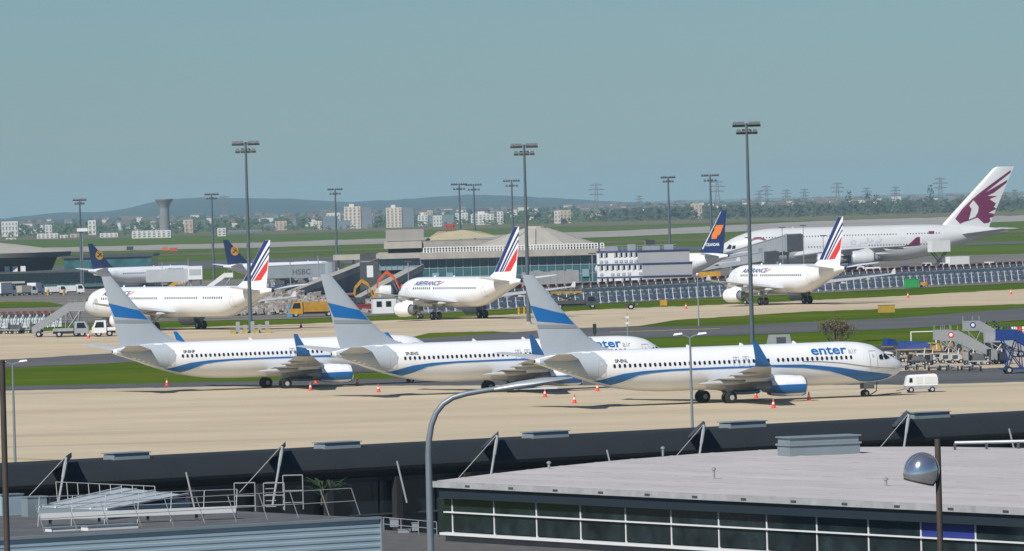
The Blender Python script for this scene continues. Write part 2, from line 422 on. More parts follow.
    for (x, z0, z1, wd) in S['door']:
        fr = .045; o = [(x - wd / 2, z0), (x + wd / 2, z0), (x + wd / 2, z1), (x - wd / 2, z1)]
        bars = [[(x - wd / 2, z0), (x + wd / 2, z0), (x + wd / 2, z0 + fr), (x - wd / 2, z0 + fr)], [(x - wd / 2, z1 - fr), (x + wd / 2, z1 - fr), (x + wd / 2, z1), (x - wd / 2, z1)],
                [(x - wd / 2, z0), (x - wd / 2 + fr, z0), (x - wd / 2 + fr, z1), (x - wd / 2, z1)], [(x + wd / 2 - fr, z0), (x + wd / 2, z0), (x + wd / 2, z1), (x + wd / 2 - fr, z1)],
                [(x - .1, z0 + (z1 - z0) * .66), (x + .1, z0 + (z1 - z0) * .66), (x + .1, z0 + (z1 - z0) * .66 + .24), (x - .1, z0 + (z1 - z0) * .66 + .24)]]
        for sg in (1, -1): drape('door', bars, side, mat('door_line', (.52, .54, .56), .5), body, M, sides=(sg,), lift=.05)
    for pane in S['cock']:
        for sg in (1, -1): drape('cockpit_window', [pane], side, DARKW, body, M, sides=(sg,), step=.25, lift=.03)
    # APU outlet and antennas
    zb, zt, w = fus(S['L']); MB().lathe([(0, w * .9), (-.03, w * .75)], (0, 0, 0), n=12).build('exhaust_outlet', DARK, body, loc=M(S['L'] + .005, 0, (zb + zt) / 2))
    a = MB()
    for ax in S['ant']:
        zt = fus(ax)[1]; a = MB(); a.slab([M(ax, -.02, zt - .04), M(ax + .5, -.02, zt - .04), M(ax + .5, -.02, zt + .2), M(ax + .35, -.02, zt + .22)], (0, .04, 0)); a.build('antenna', L['body'], body)
    return root, M, side, fsurf, body, fin, fus
def fuselage_text(name, txt, x0, z0, size, side, m, body, M, sgn, bold=0, shear=0, width=None):
    ps = text_polys(txt, size, bold, shear); a, b = text_width(ps)
    k = (width / (b - a)) if width else 1
    fx = (lambda x: x0 - (x - a) * k) if sgn > 0 else (lambda x: x0 + (x - a) * k)
    return drape(name, [[(fx(x), z0 + y) for x, y in p] for p in ps], side, m, body, M, sides=(sgn,), step=.6, lift=.05)
S738 = dict(L=38.0, xm=19.6, fair=.62,
    st=[(0, 2.72, 2.8, .04), (.25, 2.33, 3.2, .42), (.9, 1.9, 3.62, .86), (1.8, 1.6, 4.02, 1.25), (2.6, 1.45, 4.52, 1.5), (3.4, 1.36, 4.92, 1.68), (5, 1.29, 5.22, 1.85), (7, 1.27, 5.31, 1.88),
        (24.5, 1.27, 5.31, 1.88), (27, 1.38, 5.31, 1.87), (30, 1.76, 5.31, 1.72), (33, 2.55, 5.28, 1.28), (36, 3.62, 5.05, .66), (38, 4.28, 4.72, .2)],
    wing=[(0, 12.8, 2.0, 8.6, .5), (1.9, 13.7, 2.15, 7.3, .45), (5.8, 16.6, 2.62, 4.5, .27), (17.2, 22.2, 3.75, 1.65, .09)],
    winglet=[(17.42, 22.45, 4.0, 1.5, .06), (17.55, 22.85, 4.5, 1.15, .05), (17.95, 24.0, 6.1, .42, .03)],
    stab=[(0, 33.4, 4.5, 3.9, .2), (.8, 33.9, 4.58, 3.5, .18), (7.15, 37.6, 5.25, 1.35, .06)],
    fin=[(4.7, 28.6, 36.9, .2), (5.25, 29.9, 37.1, .25), (5.6, 31.0, 37.25, .27), (6.67, 32.65, 37.5, .27), (8.66, 34.65, 38.0, .22), (12.3, 37.75, 38.95, .12), (12.5, 38.0, 38.98, .09)],
    eng=[(4.83, 12.9, 1.45, 1.0, 4.4)], fairings=(3.6, 7.6, 11.2),
    gear=dict(nx=4.0, nr=.34, nw=.24, mr=.56, mw=.43, top=2.2, main=[(19.6, 2.86, (0,))]),
    win=[(6.3, 31.0, 3.84, .508, [(14.1, 14.9)])], door=[(3.9, 2.6, 4.4, .86), (31.9, 2.75, 4.5, .76), (17.27, 3.35, 4.3, .6), (18.29, 3.35, 4.3, .6)],
    cock=[[(1.75, 3.62), (2.5, 3.5), (2.65, 3.78), (2.42, 4.12), (2.1, 3.98)], [(2.75, 3.5), (3.2, 3.55), (3.2, 3.9), (2.75, 4.05), (2.7, 3.8)]], ant=(11., 16.5, 22.))
def enter(label, pos, reg):
    LV = dict(body=WHITE, wing=GREYW, winglet=BLUE, stab=GREYW, eng=WHITE, eng2=BLUE, fin=SILVER, belly=GREYW)
    root, M, side, fsurf, body, fin, fus = airliner('airplane', label, 'white and blue airplanes parked in a row', S738, pos, LV)
    up = [(32.5, 2.52), (31.9, 2.56), (30.81, 2.86), (29.78, 3.1), (27.83, 3.29), (24.97, 3.37), (21.98, 3.38), (18.37, 3.4), (14.64, 3.4), (11.3, 3.33), (9.53, 3.15), (7.44, 2.9), (5.04, 2.5), (3.2, 2.25), (2.0, 2.1), (1.5, 2.0)]
    lo = [(1.9, 1.75), (2.6, 1.58), (4.0, 1.45), (5.07, 1.55), (6.42, 2.0), (8.6, 2.63), (11.31, 3.03), (14.64, 3.21), (18.38, 3.22), (21.99, 3.22), (24.97, 3.19), (26.92, 3.08), (28.36, 2.91), (29.8, 2.33), (30.7, 2.06), (31.7, 2.32)]
    drape('blue_swoosh', [up + lo], side, BLUE, body, M)
    line = [(1.3, 2.62), (3.0, 2.72), (5.0, 2.98), (7.4, 3.35), (9.5, 3.55), (11.4, 3.62)]
    drape('grey_line', [[(x, z + .035) for x, z in line] + [(x, z - .035) for x, z in reversed(line)]], side, LINEGREY, body, M)
    sil = [(31.35, 3.98), (31.7, 4.6), (32.2, 5.15), (32.6, 5.27), (34.5, 5.15), (36, 5.0), (37.6, 4.72), (37.6, 4.26), (36, 3.72), (34.5, 3.2), (33, 2.72), (32.3, 2.56), (31.6, 3.3)]
    drape('silver_tail_paint', [sil], side, SILVER, body, M, lift=.022)
    drape('fin_band', [[(38.3, 9.66), (37.3, 9.40), (36, 9.04), (34.86, 8.78), (33.95, 7.8), (37.72, 8.22)]], fsurf, BLUE, fin, M, step=.4)
    drape('fin_line', [[(37.68, 7.9), (33.93, 7.72), (33.62, 7.42), (37.62, 7.55)]], fsurf, LINEGREY, fin, M, step=.4)
    for sg in (1, -1):
        if sg > 0:
            fuselage_text('lettering', 'enter', 10.35, 4.22, 1.15, side, BLUE, body, M, 1, .022, 0, 3.75)
            fuselage_text('lettering', 'air', 6.5, 4.22, .75, side, SHADEG, body, M, 1, 0, 0, .95)
            fuselage_text('lettering', reg, 30.6, 4.16, .42, side, DARKW, body, M, 1, .006)
    return root
enter('white and blue airplane nearest the camera, nose beside the small white power cart', ((36.6, 631.5), R(24.0), 0), 'SP-ENL')
enter('middle one of the three white and blue airplanes, its tail overlapping the first one', ((16.3, 685.6), R(24.5), 0), 'SP-ENG')
enter('leftmost and farthest of the three white and blue airplanes', ((-7.6, 723.0), R(23.3), 0), 'SP-ENP')
def a320(plug, wplug, tail):
    "fuselage family: plug lengthens the body, wplug shifts wing and gear"
    e = plug
    return dict(L=31.44 + e, xm=15.32 + wplug, fair=.7,
    st=[(0, 3.05, 3.15, .04), (.3, 2.6, 3.65, .5), (1.0, 2.2, 4.25, .98), (2.0, 1.95, 4.95, 1.45), (3.2, 1.82, 5.5, 1.75), (5, 1.75, 5.82, 1.94), (6.5, 1.73, 5.87, 1.975),
        (20 + e, 1.73, 5.87, 1.975), (22 + e, 1.98, 5.87, 1.95), (24.5 + e, 2.75, 5.86, 1.75), (27.5 + e, 3.8, 5.8, 1.25), (30 + e, 4.6, 5.6, .72), (31.44 + e, 5.0, 5.42, .26)],
    wing=[(0, 9.3 + wplug, 2.3, 8, .6), (2.0, 10.4 + wplug, 2.45, 6.8, .52), (6.4, 12.9 + wplug, 2.95, 3.9, .28), (15.9, 19.0 + wplug, 4.0, 1.5, .08)],
    winglet=[(15.95, 19.2 + wplug, 4.05, 1.25, .04), (16.02, 19.7 + wplug, 4.7, .6, .02)],
    stab=[(0, 25.6 + e, 5.2, 3.9, .2), (.9, 26.1 + e, 5.25, 3.6, .2), (6.2, 29.6 + e, 5.85, 1.35, .07)],
    fin=[(5.0, 22.2 + e, 29.9 + e, .2), (5.9, 23.5 + e, 30.05 + e, .26), (6.5, 24.65 + e, 30.2 + e, .27), (tail - .15, 29.75 + e, 31.15 + e, .13), (tail, 30.0 + e, 31.2 + e, .09)],
    eng=[(5.6, 8.7 + wplug, 1.5, 1.08, 4.4)], fairings=(4.2, 8.5, 12.),
    gear=dict(nx=5.07, nr=.38, nw=.26, mr=.585, mw=.46, top=2.6, main=[(15.32 + wplug, 3.8, (0,))]),
    win=[(6.6, 22.8 + e, 4.35, .533, [(11.2, 11.9)] + ([(20.3, 21.6), (29.6, 31)] if e > 5 else []))], door=[(4.9, 2.9, 4.8, .84), (24.3 + e, 3.1, 4.95, .8)],
    cock=[[(1.15, 4.05), (1.75, 3.95), (1.95, 4.35), (1.75, 4.62), (1.45, 4.4)], [(2.05, 3.95), (2.55, 4.0), (2.6, 4.55), (2.05, 4.5)]], ant=(9., 14.))
A318 = a320(0, 0, 12.6); A321 = a320(13.06, 6.65, 11.8)
def af(label, spec, e, pos, k=1.):
    LV = dict(body=WHITE, wing=GREYW, winglet=GREYW, stab=WHITE, eng=WHITE, fin=WHITE, belly=WHITE)
    root, M, side, fsurf, body, fin, fus = airliner('airplane', label, 'white jets with striped fins', spec, pos, LV)
    tz = spec['fin'][-1][0]; s = (tz - 6.49) / (12.62 - 6.49)
    Z = lambda ps: [(x + e, 6.49 + (z - 6.49) * s) for x, z in ps]
    drape('blue_stripe', [Z([(30.05, 12.6), (30.98, 12.6), (26.0, 6.49), (24.98, 6.49)])], fsurf, AFBLUE, fin, M, step=.4)
    drape('blue_stripe', [Z([(31.05, 11.9), (31.0, 11.42), (26.78, 6.48), (26.34, 6.49)])], fsurf, AFBLUE, fin, M, step=.4)
    drape('blue_stripe', [Z([(30.9, 10.85), (30.86, 10.55), (27.25, 6.48), (27.0, 6.49)])], fsurf, AFBLUE, fin, M, step=.4)
    drape('red_stripe', [Z([(30.7, 9.75), (30.32, 8.08), (29.0, 6.58), (27.5, 6.48)])], fsurf, AFRED, fin, M, step=.4)
    fuselage_text('lettering', 'AIRFRANCE', 6.6, 4.74, .86, side, AFBLUE, body, M, -1, .012, .15, 6.6)
    drape('red_mark', [[(13.0, 4.8), (13.25, 4.8), (14.1, 5.25), (13.7, 5.28)]], side, AFRED, body, M, sides=(-1,))
    return root
af('short white jet with striped fin standing before the excavators and the ramp', A318, 0, ((-15.7, 935.8), R(122.7), 3.25))
af('short white jet with striped fin standing in front of the big pale double-decker', A318, 0, ((31.8, 984.7), R(120.5), 3.25))
af('long white jet with striped fin on the left, behind the tall light mast', A321, 13.06, ((-58.2, 914.1), R(126.9), 3.25))
# the large double-decker
SA380 = dict(L=70.6, xm=33, fair=1.3,
    st=[(0, 5.9, 6.1, .1), (.8, 4.9, 7.1, 1.0), (2.5, 3.8, 8.3, 2.0), (5, 3.0, 9.5, 2.8), (9, 2.5, 10.6, 3.4), (14, 2.4, 11.1, 3.57), (44, 2.4, 11.1, 3.57), (50, 3.2, 11.05, 3.45), (58, 5.6, 10.7, 2.7), (66, 7.7, 10.0, 1.4), (70.6, 8.7, 9.3, .4)],
    wing=[(0, 15, 4.2, 22, 1.5), (3.5, 19, 4.4, 18, 1.4), (14, 27.5, 5.5, 10.5, .7), (26, 35.5, 5.9, 6.6, .4), (39, 43.5, 6.3, 3.9, .2)],
    winglet=[(39.1, 44.2, 6.4, 3.0, .1), (39.3, 46.4, 8.3, .8, .05)],
    stab=[(0, 57.5, 8.3, 9, .5), (1.5, 58.5, 8.4, 8.2, .45), (15, 68.6, 9.6, 3.6, .15)],
    fin=[(9.4, 51.5, 66.0, .5), (10.8, 54.6, 66.4, .6), (24.2, 67.4, 72.4, .3), (24.6, 68.2, 72.6, .2)],
    eng=[(14.9, 23.5, 3.0, 1.85, 6.5), (25.7, 31.5, 3.5, 1.85, 6.5)], fairings=(8, 18, 29),
    gear=dict(nx=5.0, nr=.6, nw=.45, mr=.7, mw=.7, top=4.6, main=[(32.0, 6.2, (-.85, .85)), (35.4, 2.6, (-1.7, 0, 1.7))]),
    win=[(9, 54, 8.9, .7, [(14, 15.5), (28, 30), (44, 46)]), (8, 52, 6.3, .7, [(12, 13.5), (20, 21.5), (30, 36), (46, 48)])],
    door=[(11, 5.3, 7.4, 1.1), (29, 7.9, 9.9, 1.1), (45, 7.9, 9.9, 1.1), (54.5, 5.6, 7.5, 1.1)],
    cock=[[(2.0, 6.4), (3.0, 6.3), (3.4, 7.1), (2.8, 7.5)], [(3.3, 6.3), (4.2, 6.4), (4.3, 7.2), (3.6, 7.2)]], ant=(18., 30.))
LV = dict(body=PALE, wing=GREYW, winglet=MAROON, stab=GREYW, eng=PALE, fin=PALE, belly=PALE)
_, M, side, fsurf, body, fin, fus = airliner('airplane', 'huge pale grey double-decker airplane with a maroon antelope head on its fin', None, SA380, ((50.3, 1629.), R(179.5), 0), LV)
oryx = [(57.92, 12.25), (59.69, 14.57), (62.15, 16.88), (64.06, 18.4), (67.5, 20.85), (71.75, 23.71), (71.7, 23.1), (68.11, 20.4), (65.39, 18.37), (70.95, 21.37), (70.6, 20.59), (67.52, 18.31), (65.9, 17.57), (68.3, 17.5), (66.41, 16.77), (67.98, 15.67), (67.43, 14.9), (68.06, 14.36), (66.06, 13.46), (67.49, 13.16), (67.26, 12.43), (66.29, 12.14), (66.6, 11.5), (65.98, 11.0), (64.89, 10.9), (63.37, 12.37), (61.48, 11.74), (60.14, 11.4), (59.06, 10.95)]
drape('antelope_emblem', [oryx], fsurf, MAROON, fin, M, step=.8, lift=.03)
drape('antelope_face', [[(61.22, 11.9), (61.98, 14.51), (61.42, 15.32), (62.41, 16.61), (62.93, 16.07), (63.7, 15.0), (63.51, 13.69), (62.84, 12.55)]], fsurf, PALE, fin, M, step=.8, lift=.06)
def strokes(pl, w):
    out = []
    for (a, b), (c, d) in zip(pl, pl[1:]):
        n = math.hypot(c - a, d - b); ox, oz = -(d - b) / n * w, (c - a) / n * w; out.append([(a - ox, b - oz), (c - ox, d - oz), (c + ox, d + oz), (a + ox, b + oz)])
    return out
ar = strokes([(32.6, 7.7), (32.2, 6.9), (33, 6.6), (33.6, 7.1), (33.2, 7.6), (32.7, 7.4)], .12) + strokes([(34, 6.2), (34.6, 6.6), (34.7, 7.3)], .12) + strokes([(35, 6.9), (36.2, 6.9), (36.3, 8.2), (36.8, 7.0), (37.6, 7.4), (37.2, 7.8)], .12) + strokes([(38.2, 7.0), (39.4, 7.0), (39.8, 7.7), (39.2, 7.8)], .12) + strokes([(32.4, 8.3), (32.7, 8.3)], .12) + strokes([(38.8, 8.4), (39.3, 8.4)], .12)
drape('arabic_lettering', ar, side, SHADEG, body, M, sides=(-1,), lift=.03)
th = np.linspace(.15 * math.pi, 1.05 * math.pi, 12)
for st_ in (strokes([(9.8 - 2.6 * math.cos(t), 6.6 + 2.2 * math.sin(t)) for t in th], .3), strokes([(13.6, 7.4), (14.3, 8.2), (15, 7.3)], .25)): drape('maroon_lettering', st_, side, MAROON, body, M, sides=(-1,), lift=.03)
drape('flag_mark', [[(51.2, 8.7), (52.6, 8.7), (52.6, 9.4), (51.2, 9.4)]], side, MAROON, body, M, sides=(-1,), lift=.03)
# blue-tailed jets far back
LV = dict(body=WHITE, wing=GREYW, winglet=GREYW, stab=WHITE, eng=WHITE, fin=NAVY, belly=WHITE)
A757 = a320(4., 2., 13.6)
def place_by_fin(px, py, Y, psi, spec, zg):
    "nose position for which the fin tip is seen at px, py at distance Y"
    p = at_d(px, py, Y); x = spec['fin'][-1][2]
    return (p.x + math.cos(psi) * x, p.y + math.sin(psi) * x)
ps = R(133)
_, M, side, fsurf, body, fin, fus = airliner('airplane', 'airplane with dark blue fin and orange emblem behind the white container offices', None, A757, (place_by_fin(726.5, 210.5, 1228, ps, A757, 0), ps, 3.05), LV)
e = 4.
drape('white_fin_edge', [[(24.6 + e, 6.6), (25.0 + e, 6.5), (30.0 + e, 13.5), (29.7 + e, 13.3)]], fsurf, WHITE, fin, M, step=.5, lift=.02)
drape('orange_emblem', [[(27.3 + e, 8.4), (28.6 + e, 8.4), (28.9 + e, 9.0), (29.4 + e, 9.1), (29.9 + e, 9.9), (30.4 + e, 10.9), (28.6 + e, 10.9), (28.2 + e, 10.5), (28.1 + e, 9.9), (27.5 + e, 9.3)]], fsurf, ORANGE, fin, M, step=.5, lift=.02)
for sg in (1, -1): fuselage_text('fin_lettering', 'ICELANDAIR', (29.3 if sg > 0 else 25.8) + e, 7.1, .75, fsurf, WHITE, fin, M, sg, .01, 0, 3.5)
A319 = a320(2.4, .8, 11.8)
def lufthansa(label, px, py, Y, psi):
    pos = (place_by_fin(px, py, Y, psi, A319, 0), psi, gz(Y))
    _, M, side, fsurf, body, fin, fus = airliner('airplane', label, 'jets with navy fins and a yellow disc', A319, pos, LV); e = 2.4
    circ = [(28.0 + e + 1.15 * math.cos(t), 9.0 + 1.15 * math.sin(t)) for t in np.linspace(0, 2 * math.pi, 24, endpoint=False)]
    drape('yellow_disc', [circ], fsurf, YELLOW, fin, M, step=.4, lift=.02)
    drape('crane_emblem', strokes([(27.3 + e, 8.6), (27.9 + e, 9.1), (28.6 + e, 9.6)], .09) + strokes([(27.5 + e, 9.5), (27.9 + e, 9.1), (28.4 + e, 8.5), (28.7 + e, 8.8)], .12), fsurf, NAVY, fin, M, step=.5, lift=.04)
    for s in (1, -1): fuselage_text('lettering', 'LUFTHANSA', 12. if s > 0 else 6.6, 4.75, .8, side, NAVY, body, M, s, .01, 0, 5.5)
lufthansa('navy-finned jet with yellow disc parked at the glass terminal on the left', 88, 250, 1620, R(38))
lufthansa('navy-finned jet with yellow disc beside the jet bridge, behind the long white jet', 223, 243, 1640, R(33))
# ---------------------------------------------------------------- pavements
patch('apron', [(-200, 640), (1224, 600)], [(-200, 397), (0, 391), (250, 386), (905, 385), (1224, 377)], APRON, .02, cols=60)
patch('service_road', [(-200, 399), (0, 393), (250, 388), (905, 387), (1224, 379)], [(-200, 392), (0, 386.5), (250, 381), (905, 371), (1224, 361)], ASPH, .012)
patch('equipment_yard', [(868, 372), (905, 371), (1224, 361)], [(868, 356), (905, 353), (1224, 340)], TAXI, .024, rows=30)
patch('taxiway_road', [(-200, 378), (0, 368), (100, 364), (500, 343), (720, 336), (900, 329), (1024, 320), (1224, 308)],
    [(-200, 371), (0, 360), (110, 353.5), (430, 338), (580, 328), (720, 326), (900, 318), (1024, 308), (1224, 296)], ASPH, .03, cols=60)
patch('taxiway', [(-200, 372), (0, 361), (300, 345.5), (400, 340), (430, 333), (490, 331.5), (530, 333), (640, 326), (677, 320), (800, 312), (1024, 304), (1224, 297)],
    [(-200, 338), (0, 332), (110, 330), (300, 324), (450, 318), (600, 309.5), (740, 304), (900, 296), (1024, 289), (1224, 278)], TAXI, .02, cols=80)
STAND = ground_mat('stand_concrete', [(.20, .185, .16), (.14, .135, .125), (.30, .26, .21)], [(.02, .4, .6, .4, 1.5, .2), (.05, .5, .7, .3, 2, .2)])
patch('stand_paving', [(-200, 331), (0, 325), (300, 319), (450, 313), (600, 304), (1024, 283), (1224, 274)],
    [(-200, 292), (0, 287), (300, 277), (600, 264), (1024, 254), (1224, 247)], STAND, .05)
FARC = ground_mat('far_runway', [(.36, .33, .29), (.28, .26, .23), (.42, .38, .33)], [(.008, .4, .6, .2, 2, 0), (.03, .5, .7, .2, 2, 0)])
patch('runway', [(-200, 260), (0, 254), (250, 248), (620, 237), (800, 229), (900, 226), (1224, 214)], [(-200, 255), (0, 249), (250, 243), (620, 231), (800, 222), (1224, 206)], FARC, .15)
patch('far_taxiway', [(-200, 280), (0, 275), (250, 268), (600, 253), (1024, 244), (1224, 240)], [(-200, 274), (0, 268), (250, 259.5), (600, 248), (1024, 241.5), (1224, 237)], ASPH, .1)
FIELD = ground_mat('dry_field', [(.16, .135, .07), (.10, .11, .045), (.20, .17, .10)], [(.004, .35, .65, .3, 1.5, 0), (.015, .5, .7, .3, 2, 0)], spec=0)
patch('far_field', [(-200, 246), (0, 241.5), (250, 235), (620, 226), (1024, 215.5), (1224, 210)], [(-200, 242.5), (0, 237.5), (250, 231), (620, 221.5), (1024, 211), (1224, 205.5)], FIELD, .2, rag=.4)
patch('far_verge', [(-200, 266.5), (0, 261), (250, 254), (620, 243), (1224, 228)], [(-200, 264.5), (0, 259), (250, 252.2), (620, 241), (1224, 226)], FIELD, .12, rag=.4)
YLINE = mat('yellow_paint', (.38, .29, .08), .7, var=.25, scale=2)
patch('painted_line', [(-40, 458), (75, 461)], [(-40, 457.2), (75, 460.2)], YLINE, .026, rows=1, cols=6, rag=.05)
patch('painted_line', [(610, 332.6), (640, 331.6), (720, 329)], [(610, 332.1), (640, 331.1), (720, 328.5)], YLINE, .036, rows=1, cols=20, rag=.05)
# ---------------------------------------------------------------- shared materials
CONC = mat('concrete', (.36, .33, .29), .85, var=.18, scale=.5, bump=.3)
CONC2 = mat('pale_concrete', (.40, .375, .32), .85, var=.12, scale=.4, bump=.3)
GLASS = mat('tinted_glass', (.045, .14, .155), .12, var=.5, scale=.25, spec=.8)  # patchy tone in the colour stands in for light inside
GLASSL = mat('bright_glass', (.22, .34, .38), .15, var=.2, scale=.4)
GREYM = mat('galvanised', (.36, .38, .40), .45, .35, var=.1, scale=1.5)
MASTM = mat('mast_paint', (.10, .13, .145), .5, .2, var=.12, scale=1)
WHITEP = mat('white_paint', (.72, .72, .70), .5, var=.06, scale=1)
BLACK = mat('black_rubber', (.02, .02, .021), .8)
DKGREY = mat('dark_grey_metal', (.07, .075, .08), .6, .2, var=.2, scale=1)
RED = mat('red_paint', (.55, .04, .025), .5)
ORED = mat('cone_red', (.75, .075, .03), .6)
YEL = mat('machine_yellow', (.52, .27, .012), .55, var=.25, scale=1.5)
ORNG = mat('machine_orange', (.62, .10, .02), .45, var=.12, scale=2)
DBLUE = mat('deep_blue', (.012, .045, .20), .45, var=.1, scale=1)
LAMPH = mat('lamp_housing', (.09, .10, .11), .5, .3)
LAMPG = mat('lamp_glass', (.62, .66, .68), .25)
GREEN = mat('container_green', (.02, .32, .06), .5)
TEAL = mat('teal_paint', (.10, .36, .36), .5)
# ---------------------------------------------------------------- floodlight masts
def mast(px, Y, ytop, r, label, head=1.6, base=False, twin=True):
    b = gx(px, Y); zt = at_d(px, ytop, Y).z
    # the foot stands under the head: find x for head column
    top = at_d(px, ytop, Y)
    root = empty('light_mast', (top.x, Y, gz(Y)), 0, label, 'light mast', 'floodlight masts across the airport')
    h = zt - gz(Y)
    MB().path([(0, 0, 0), (0, 0, h * .5), (0, 0, h)], [r, r * .8, r * .5], 10).build('pole', MASTM, root, smooth=60)
    fl = MB().tube((0, 0, 0), (0, 0, .35), r * 1.7, r * 1.3, 10).build('foot', CONC, root)
    for k, (zz, wd, nn) in enumerate([(h - .15, head, 3), (h - head * .75, head * .7, 2)][:2 if twin else 1]):
        cr = MB()
        cr.bar((-wd, 0, zz), (wd, 0, zz), .1, .12); cr.bar((0, -wd * .6, zz), (0, wd * .6, zz), .1, .12)
        c = cr.build('crossarm', MASTM, root)
        for i in range(nn):
            for sg in (-1, 1):
                x = sg * wd * (.35 + .65 * i / max(1, nn - 1)) if nn > 1 else sg * wd
                lm = MB(); y = (-.25 if i % 2 else .25) * wd
                lm.loft([[(x - .3, y - .34, zz - .05), (x + .3, y - .34, zz - .05), (x + .3, y + .34, zz - .3), (x - .3, y + .34, zz - .3)], [(x - .2, y - .22, zz + .3), (x + .2, y - .22, zz + .3), (x + .2, y + .22, zz + .1), (x - .2, y + .22, zz + .1)]])
                f = lm.build('floodlight', LAMPH, c)
    if base:
        for i in range(5):
            MB().box(-.25, .25, -.15, .15, 0, 1.5 - .4 * (i % 2)).build('guard_panel', GREYM, root, loc=(-1.6 + i * .95, -1.0 - .2 * (i % 2), 0))
        for i in range(4):
            MB().cbox((0, 0, .25), (.7, .5, .5)).build('guard_block', YLINE, root, loc=(-2.2 + i * 1.5, -1.7, 0))
    return root
mast(245.5, 866, 142, .28, 'tall dark floodlight mast beside the striped fin of the long white jet', 1.5, True)
mast(746.5, 782, 123, .28, 'tallest floodlight mast, in front of the right white jet', 1.35)
mast(524, 872, 144.5, .28, 'tall floodlight mast rising behind the nearest blue-banded tail', 1.5)
mast(335, 1900, 188.5, .4, 'slim floodlight mast left of the pale apartment towers', 1.9)
mast(459, 1800, 183.5, .4, 'left one of the close pair of floodlight masts over the yellow roof works', 1.9)
mast(473.5, 1860, 184, .4, 'right one of the close pair of floodlight masts over the yellow roof works', 2.0)
mast(511.5, 1820, 180, .4, 'thin floodlight mast just left of the tall mast above the conical roof', 2.0)
mast(668, 1700, 176.5, .4, 'floodlight mast left of the dark blue fin, above the container offices', 1.6)
mast(710, 1650, 174.5, .42, 'floodlight mast crossing the dark blue fin with orange emblem', 1.9)
mast(211.5, 1750, 193.5, .38, 'floodlight mast between water tower and tall dark mast', 1.6)
mast(79.5, 1640, 199, .4, 'leftmost floodlight mast, beside the glass terminal', 1.4)
b = at_d(80.5, 227, 1640)
# ---------------------------------------------------------------- blast fences
def blast_fence(a, b, n, h, label, caps, Yof=None):
    A, B = ong(*a), ong(*b); d = (B - A); L = math.hypot(d.x, d.y); rz = math.atan2(d.y, d.x)
    root = empty('blast_fence', A, rz, label, 'blast fence')
    st = L / n; pm = bpy.data.meshes
    PAN = mat('fence_sheet', (.50, .53, .56), .5, .2, var=.12, scale=1.2)
    # panels lean away from the camera and carry horizontal corrugations
    pn = MB(); q = 8
    prof_ = []
    for i in range(q + 1):
        t = i / q; off = .06 if i % 2 else -.06
        prof_.append((.55 + .75 * (1 - t) ** 1.6 * -1 + off, .15 + (h - .2) * t))
    pn.loft([[(x, y, z) for y, z in prof_] + [(x, y + .08, z) for y, z in reversed(prof_)] for x in (.05, st - .05)])
    po = pn.build('fence_panel', PAN, root); sm = MB().bar((0, -.75, 0), (.62 * st, .45, h + .15), .1, .16)
    so = sm.build('fence_strut', mat('strut_pale', (.52, .53, .53), .5), root); cm = MB().bar((.45 * st, .1, h + .02), (1.1 * st, .1, h + .02), .25, .42)
    co = cm.build('fence_cap', caps, root)
    for i in range(n):
        z = gz(A.y + d.y * i / n) - A.z
        for o in (po, so, co):
            c = o if i == 0 else o.copy()
            if i: link(c, root)
            c.location = (i * st, 0, z)
    return root
CAPR = mat('cap_red', (.16, .035, .03), .6, var=.4, scale=.3)
blast_fence((424, 313), (1060, 278.5), 84, 3.1, 'long grey blast fence with slanted white struts behind the two short white jets', CAPR)
blast_fence((-30, 330), (62, 327.5), 13, 2.2, 'low grey blast fence on the far left behind the baggage dollies', CAPR)
# ---------------------------------------------------------------- container offices
def offices():
    Y = 1185; s = ppm(Y)
    p = gx(598, Y); ang = R(18)
    root = empty('container_office', p, 0, 'three-storey white container offices with blue floor lines and grey side wall', 'office block')
    z0 = gz(Y); W1 = 45 / s; W2 = 50 / s; hs = [2.3, 2.45, 2.35]; z = 0.0
    zt = at_d(598, 251.5, Y).z - z0; hh = zt / 3
    side = mat('grey_cladding', (.33, .33, .34), .7, var=.05, scale=.3)
    bl = mat('blue_trim', (.03, .06, .25), .5)
    for k in range(3):
        wl = W1 if k < 2 else W1 * .9; tot = W1 + W2 if k < 2 else W1 * .9 + W2 * 1.04
        if k == 0: tot *= .99
        zf = k * hh
        w = MB().box(0, wl, 0, 9, zf, zf + hh - .1).build('storey_front', WHITEP, root)
        MB().box(wl + .004, tot, .05, 8.9, zf, zf + hh - .1).build('storey_side', side, root)
        MB().box(-.1, tot + .15, -.25, 9.1, zf + hh - .097, zf + hh - .003).build('floor_trim', bl, root)
        for i in range(8):
            if random.random() < .12: continue
            x = .35 + i * (wl - .5) / 7.6
            f = MB().box(x, x + .62, -.05, .0, zf + hh * .52, zf + hh * .84).build('window', DARKW, w)
            MB().box(x - .05, x + .30, -.09, -.052, zf + hh * .5, zf + hh * .86).build('shutter', SHADEG, f)
            if random.random() < .8: MB().box(x + .05, x + .6, -.12, .0, zf + hh * .1, zf + hh * .3).build('cooler_box', SHADEG, w)
    rl = MB()
    for i in range(16): rl.bar((i * .9, 1, zt), (i * .9, 1, zt + .9), .06, .06)
    rl.bar((0, 1, zt + .9), (14, 1, zt + .9), .06, .06); rl.bar((0, 1, zt + .5), (14, 1, zt + .5), .05, .05); rl.build('roof_railing', GREYM, root)
    for i, (x, w, h) in enumerate([(1.5, 2.2, .8), (5.5, 1.4, 1.1), (8.2, 3.0, .7), (12, 1.6, .9)]):
        MB().box(x, x + w, 3, 5, zt, zt + h).build('roof_unit', GREYM, root)
    MB().box(.3, .6, 4, 4.3, zt, zt + 1.7).build('roof_unit', DKGREY, root)
offices()
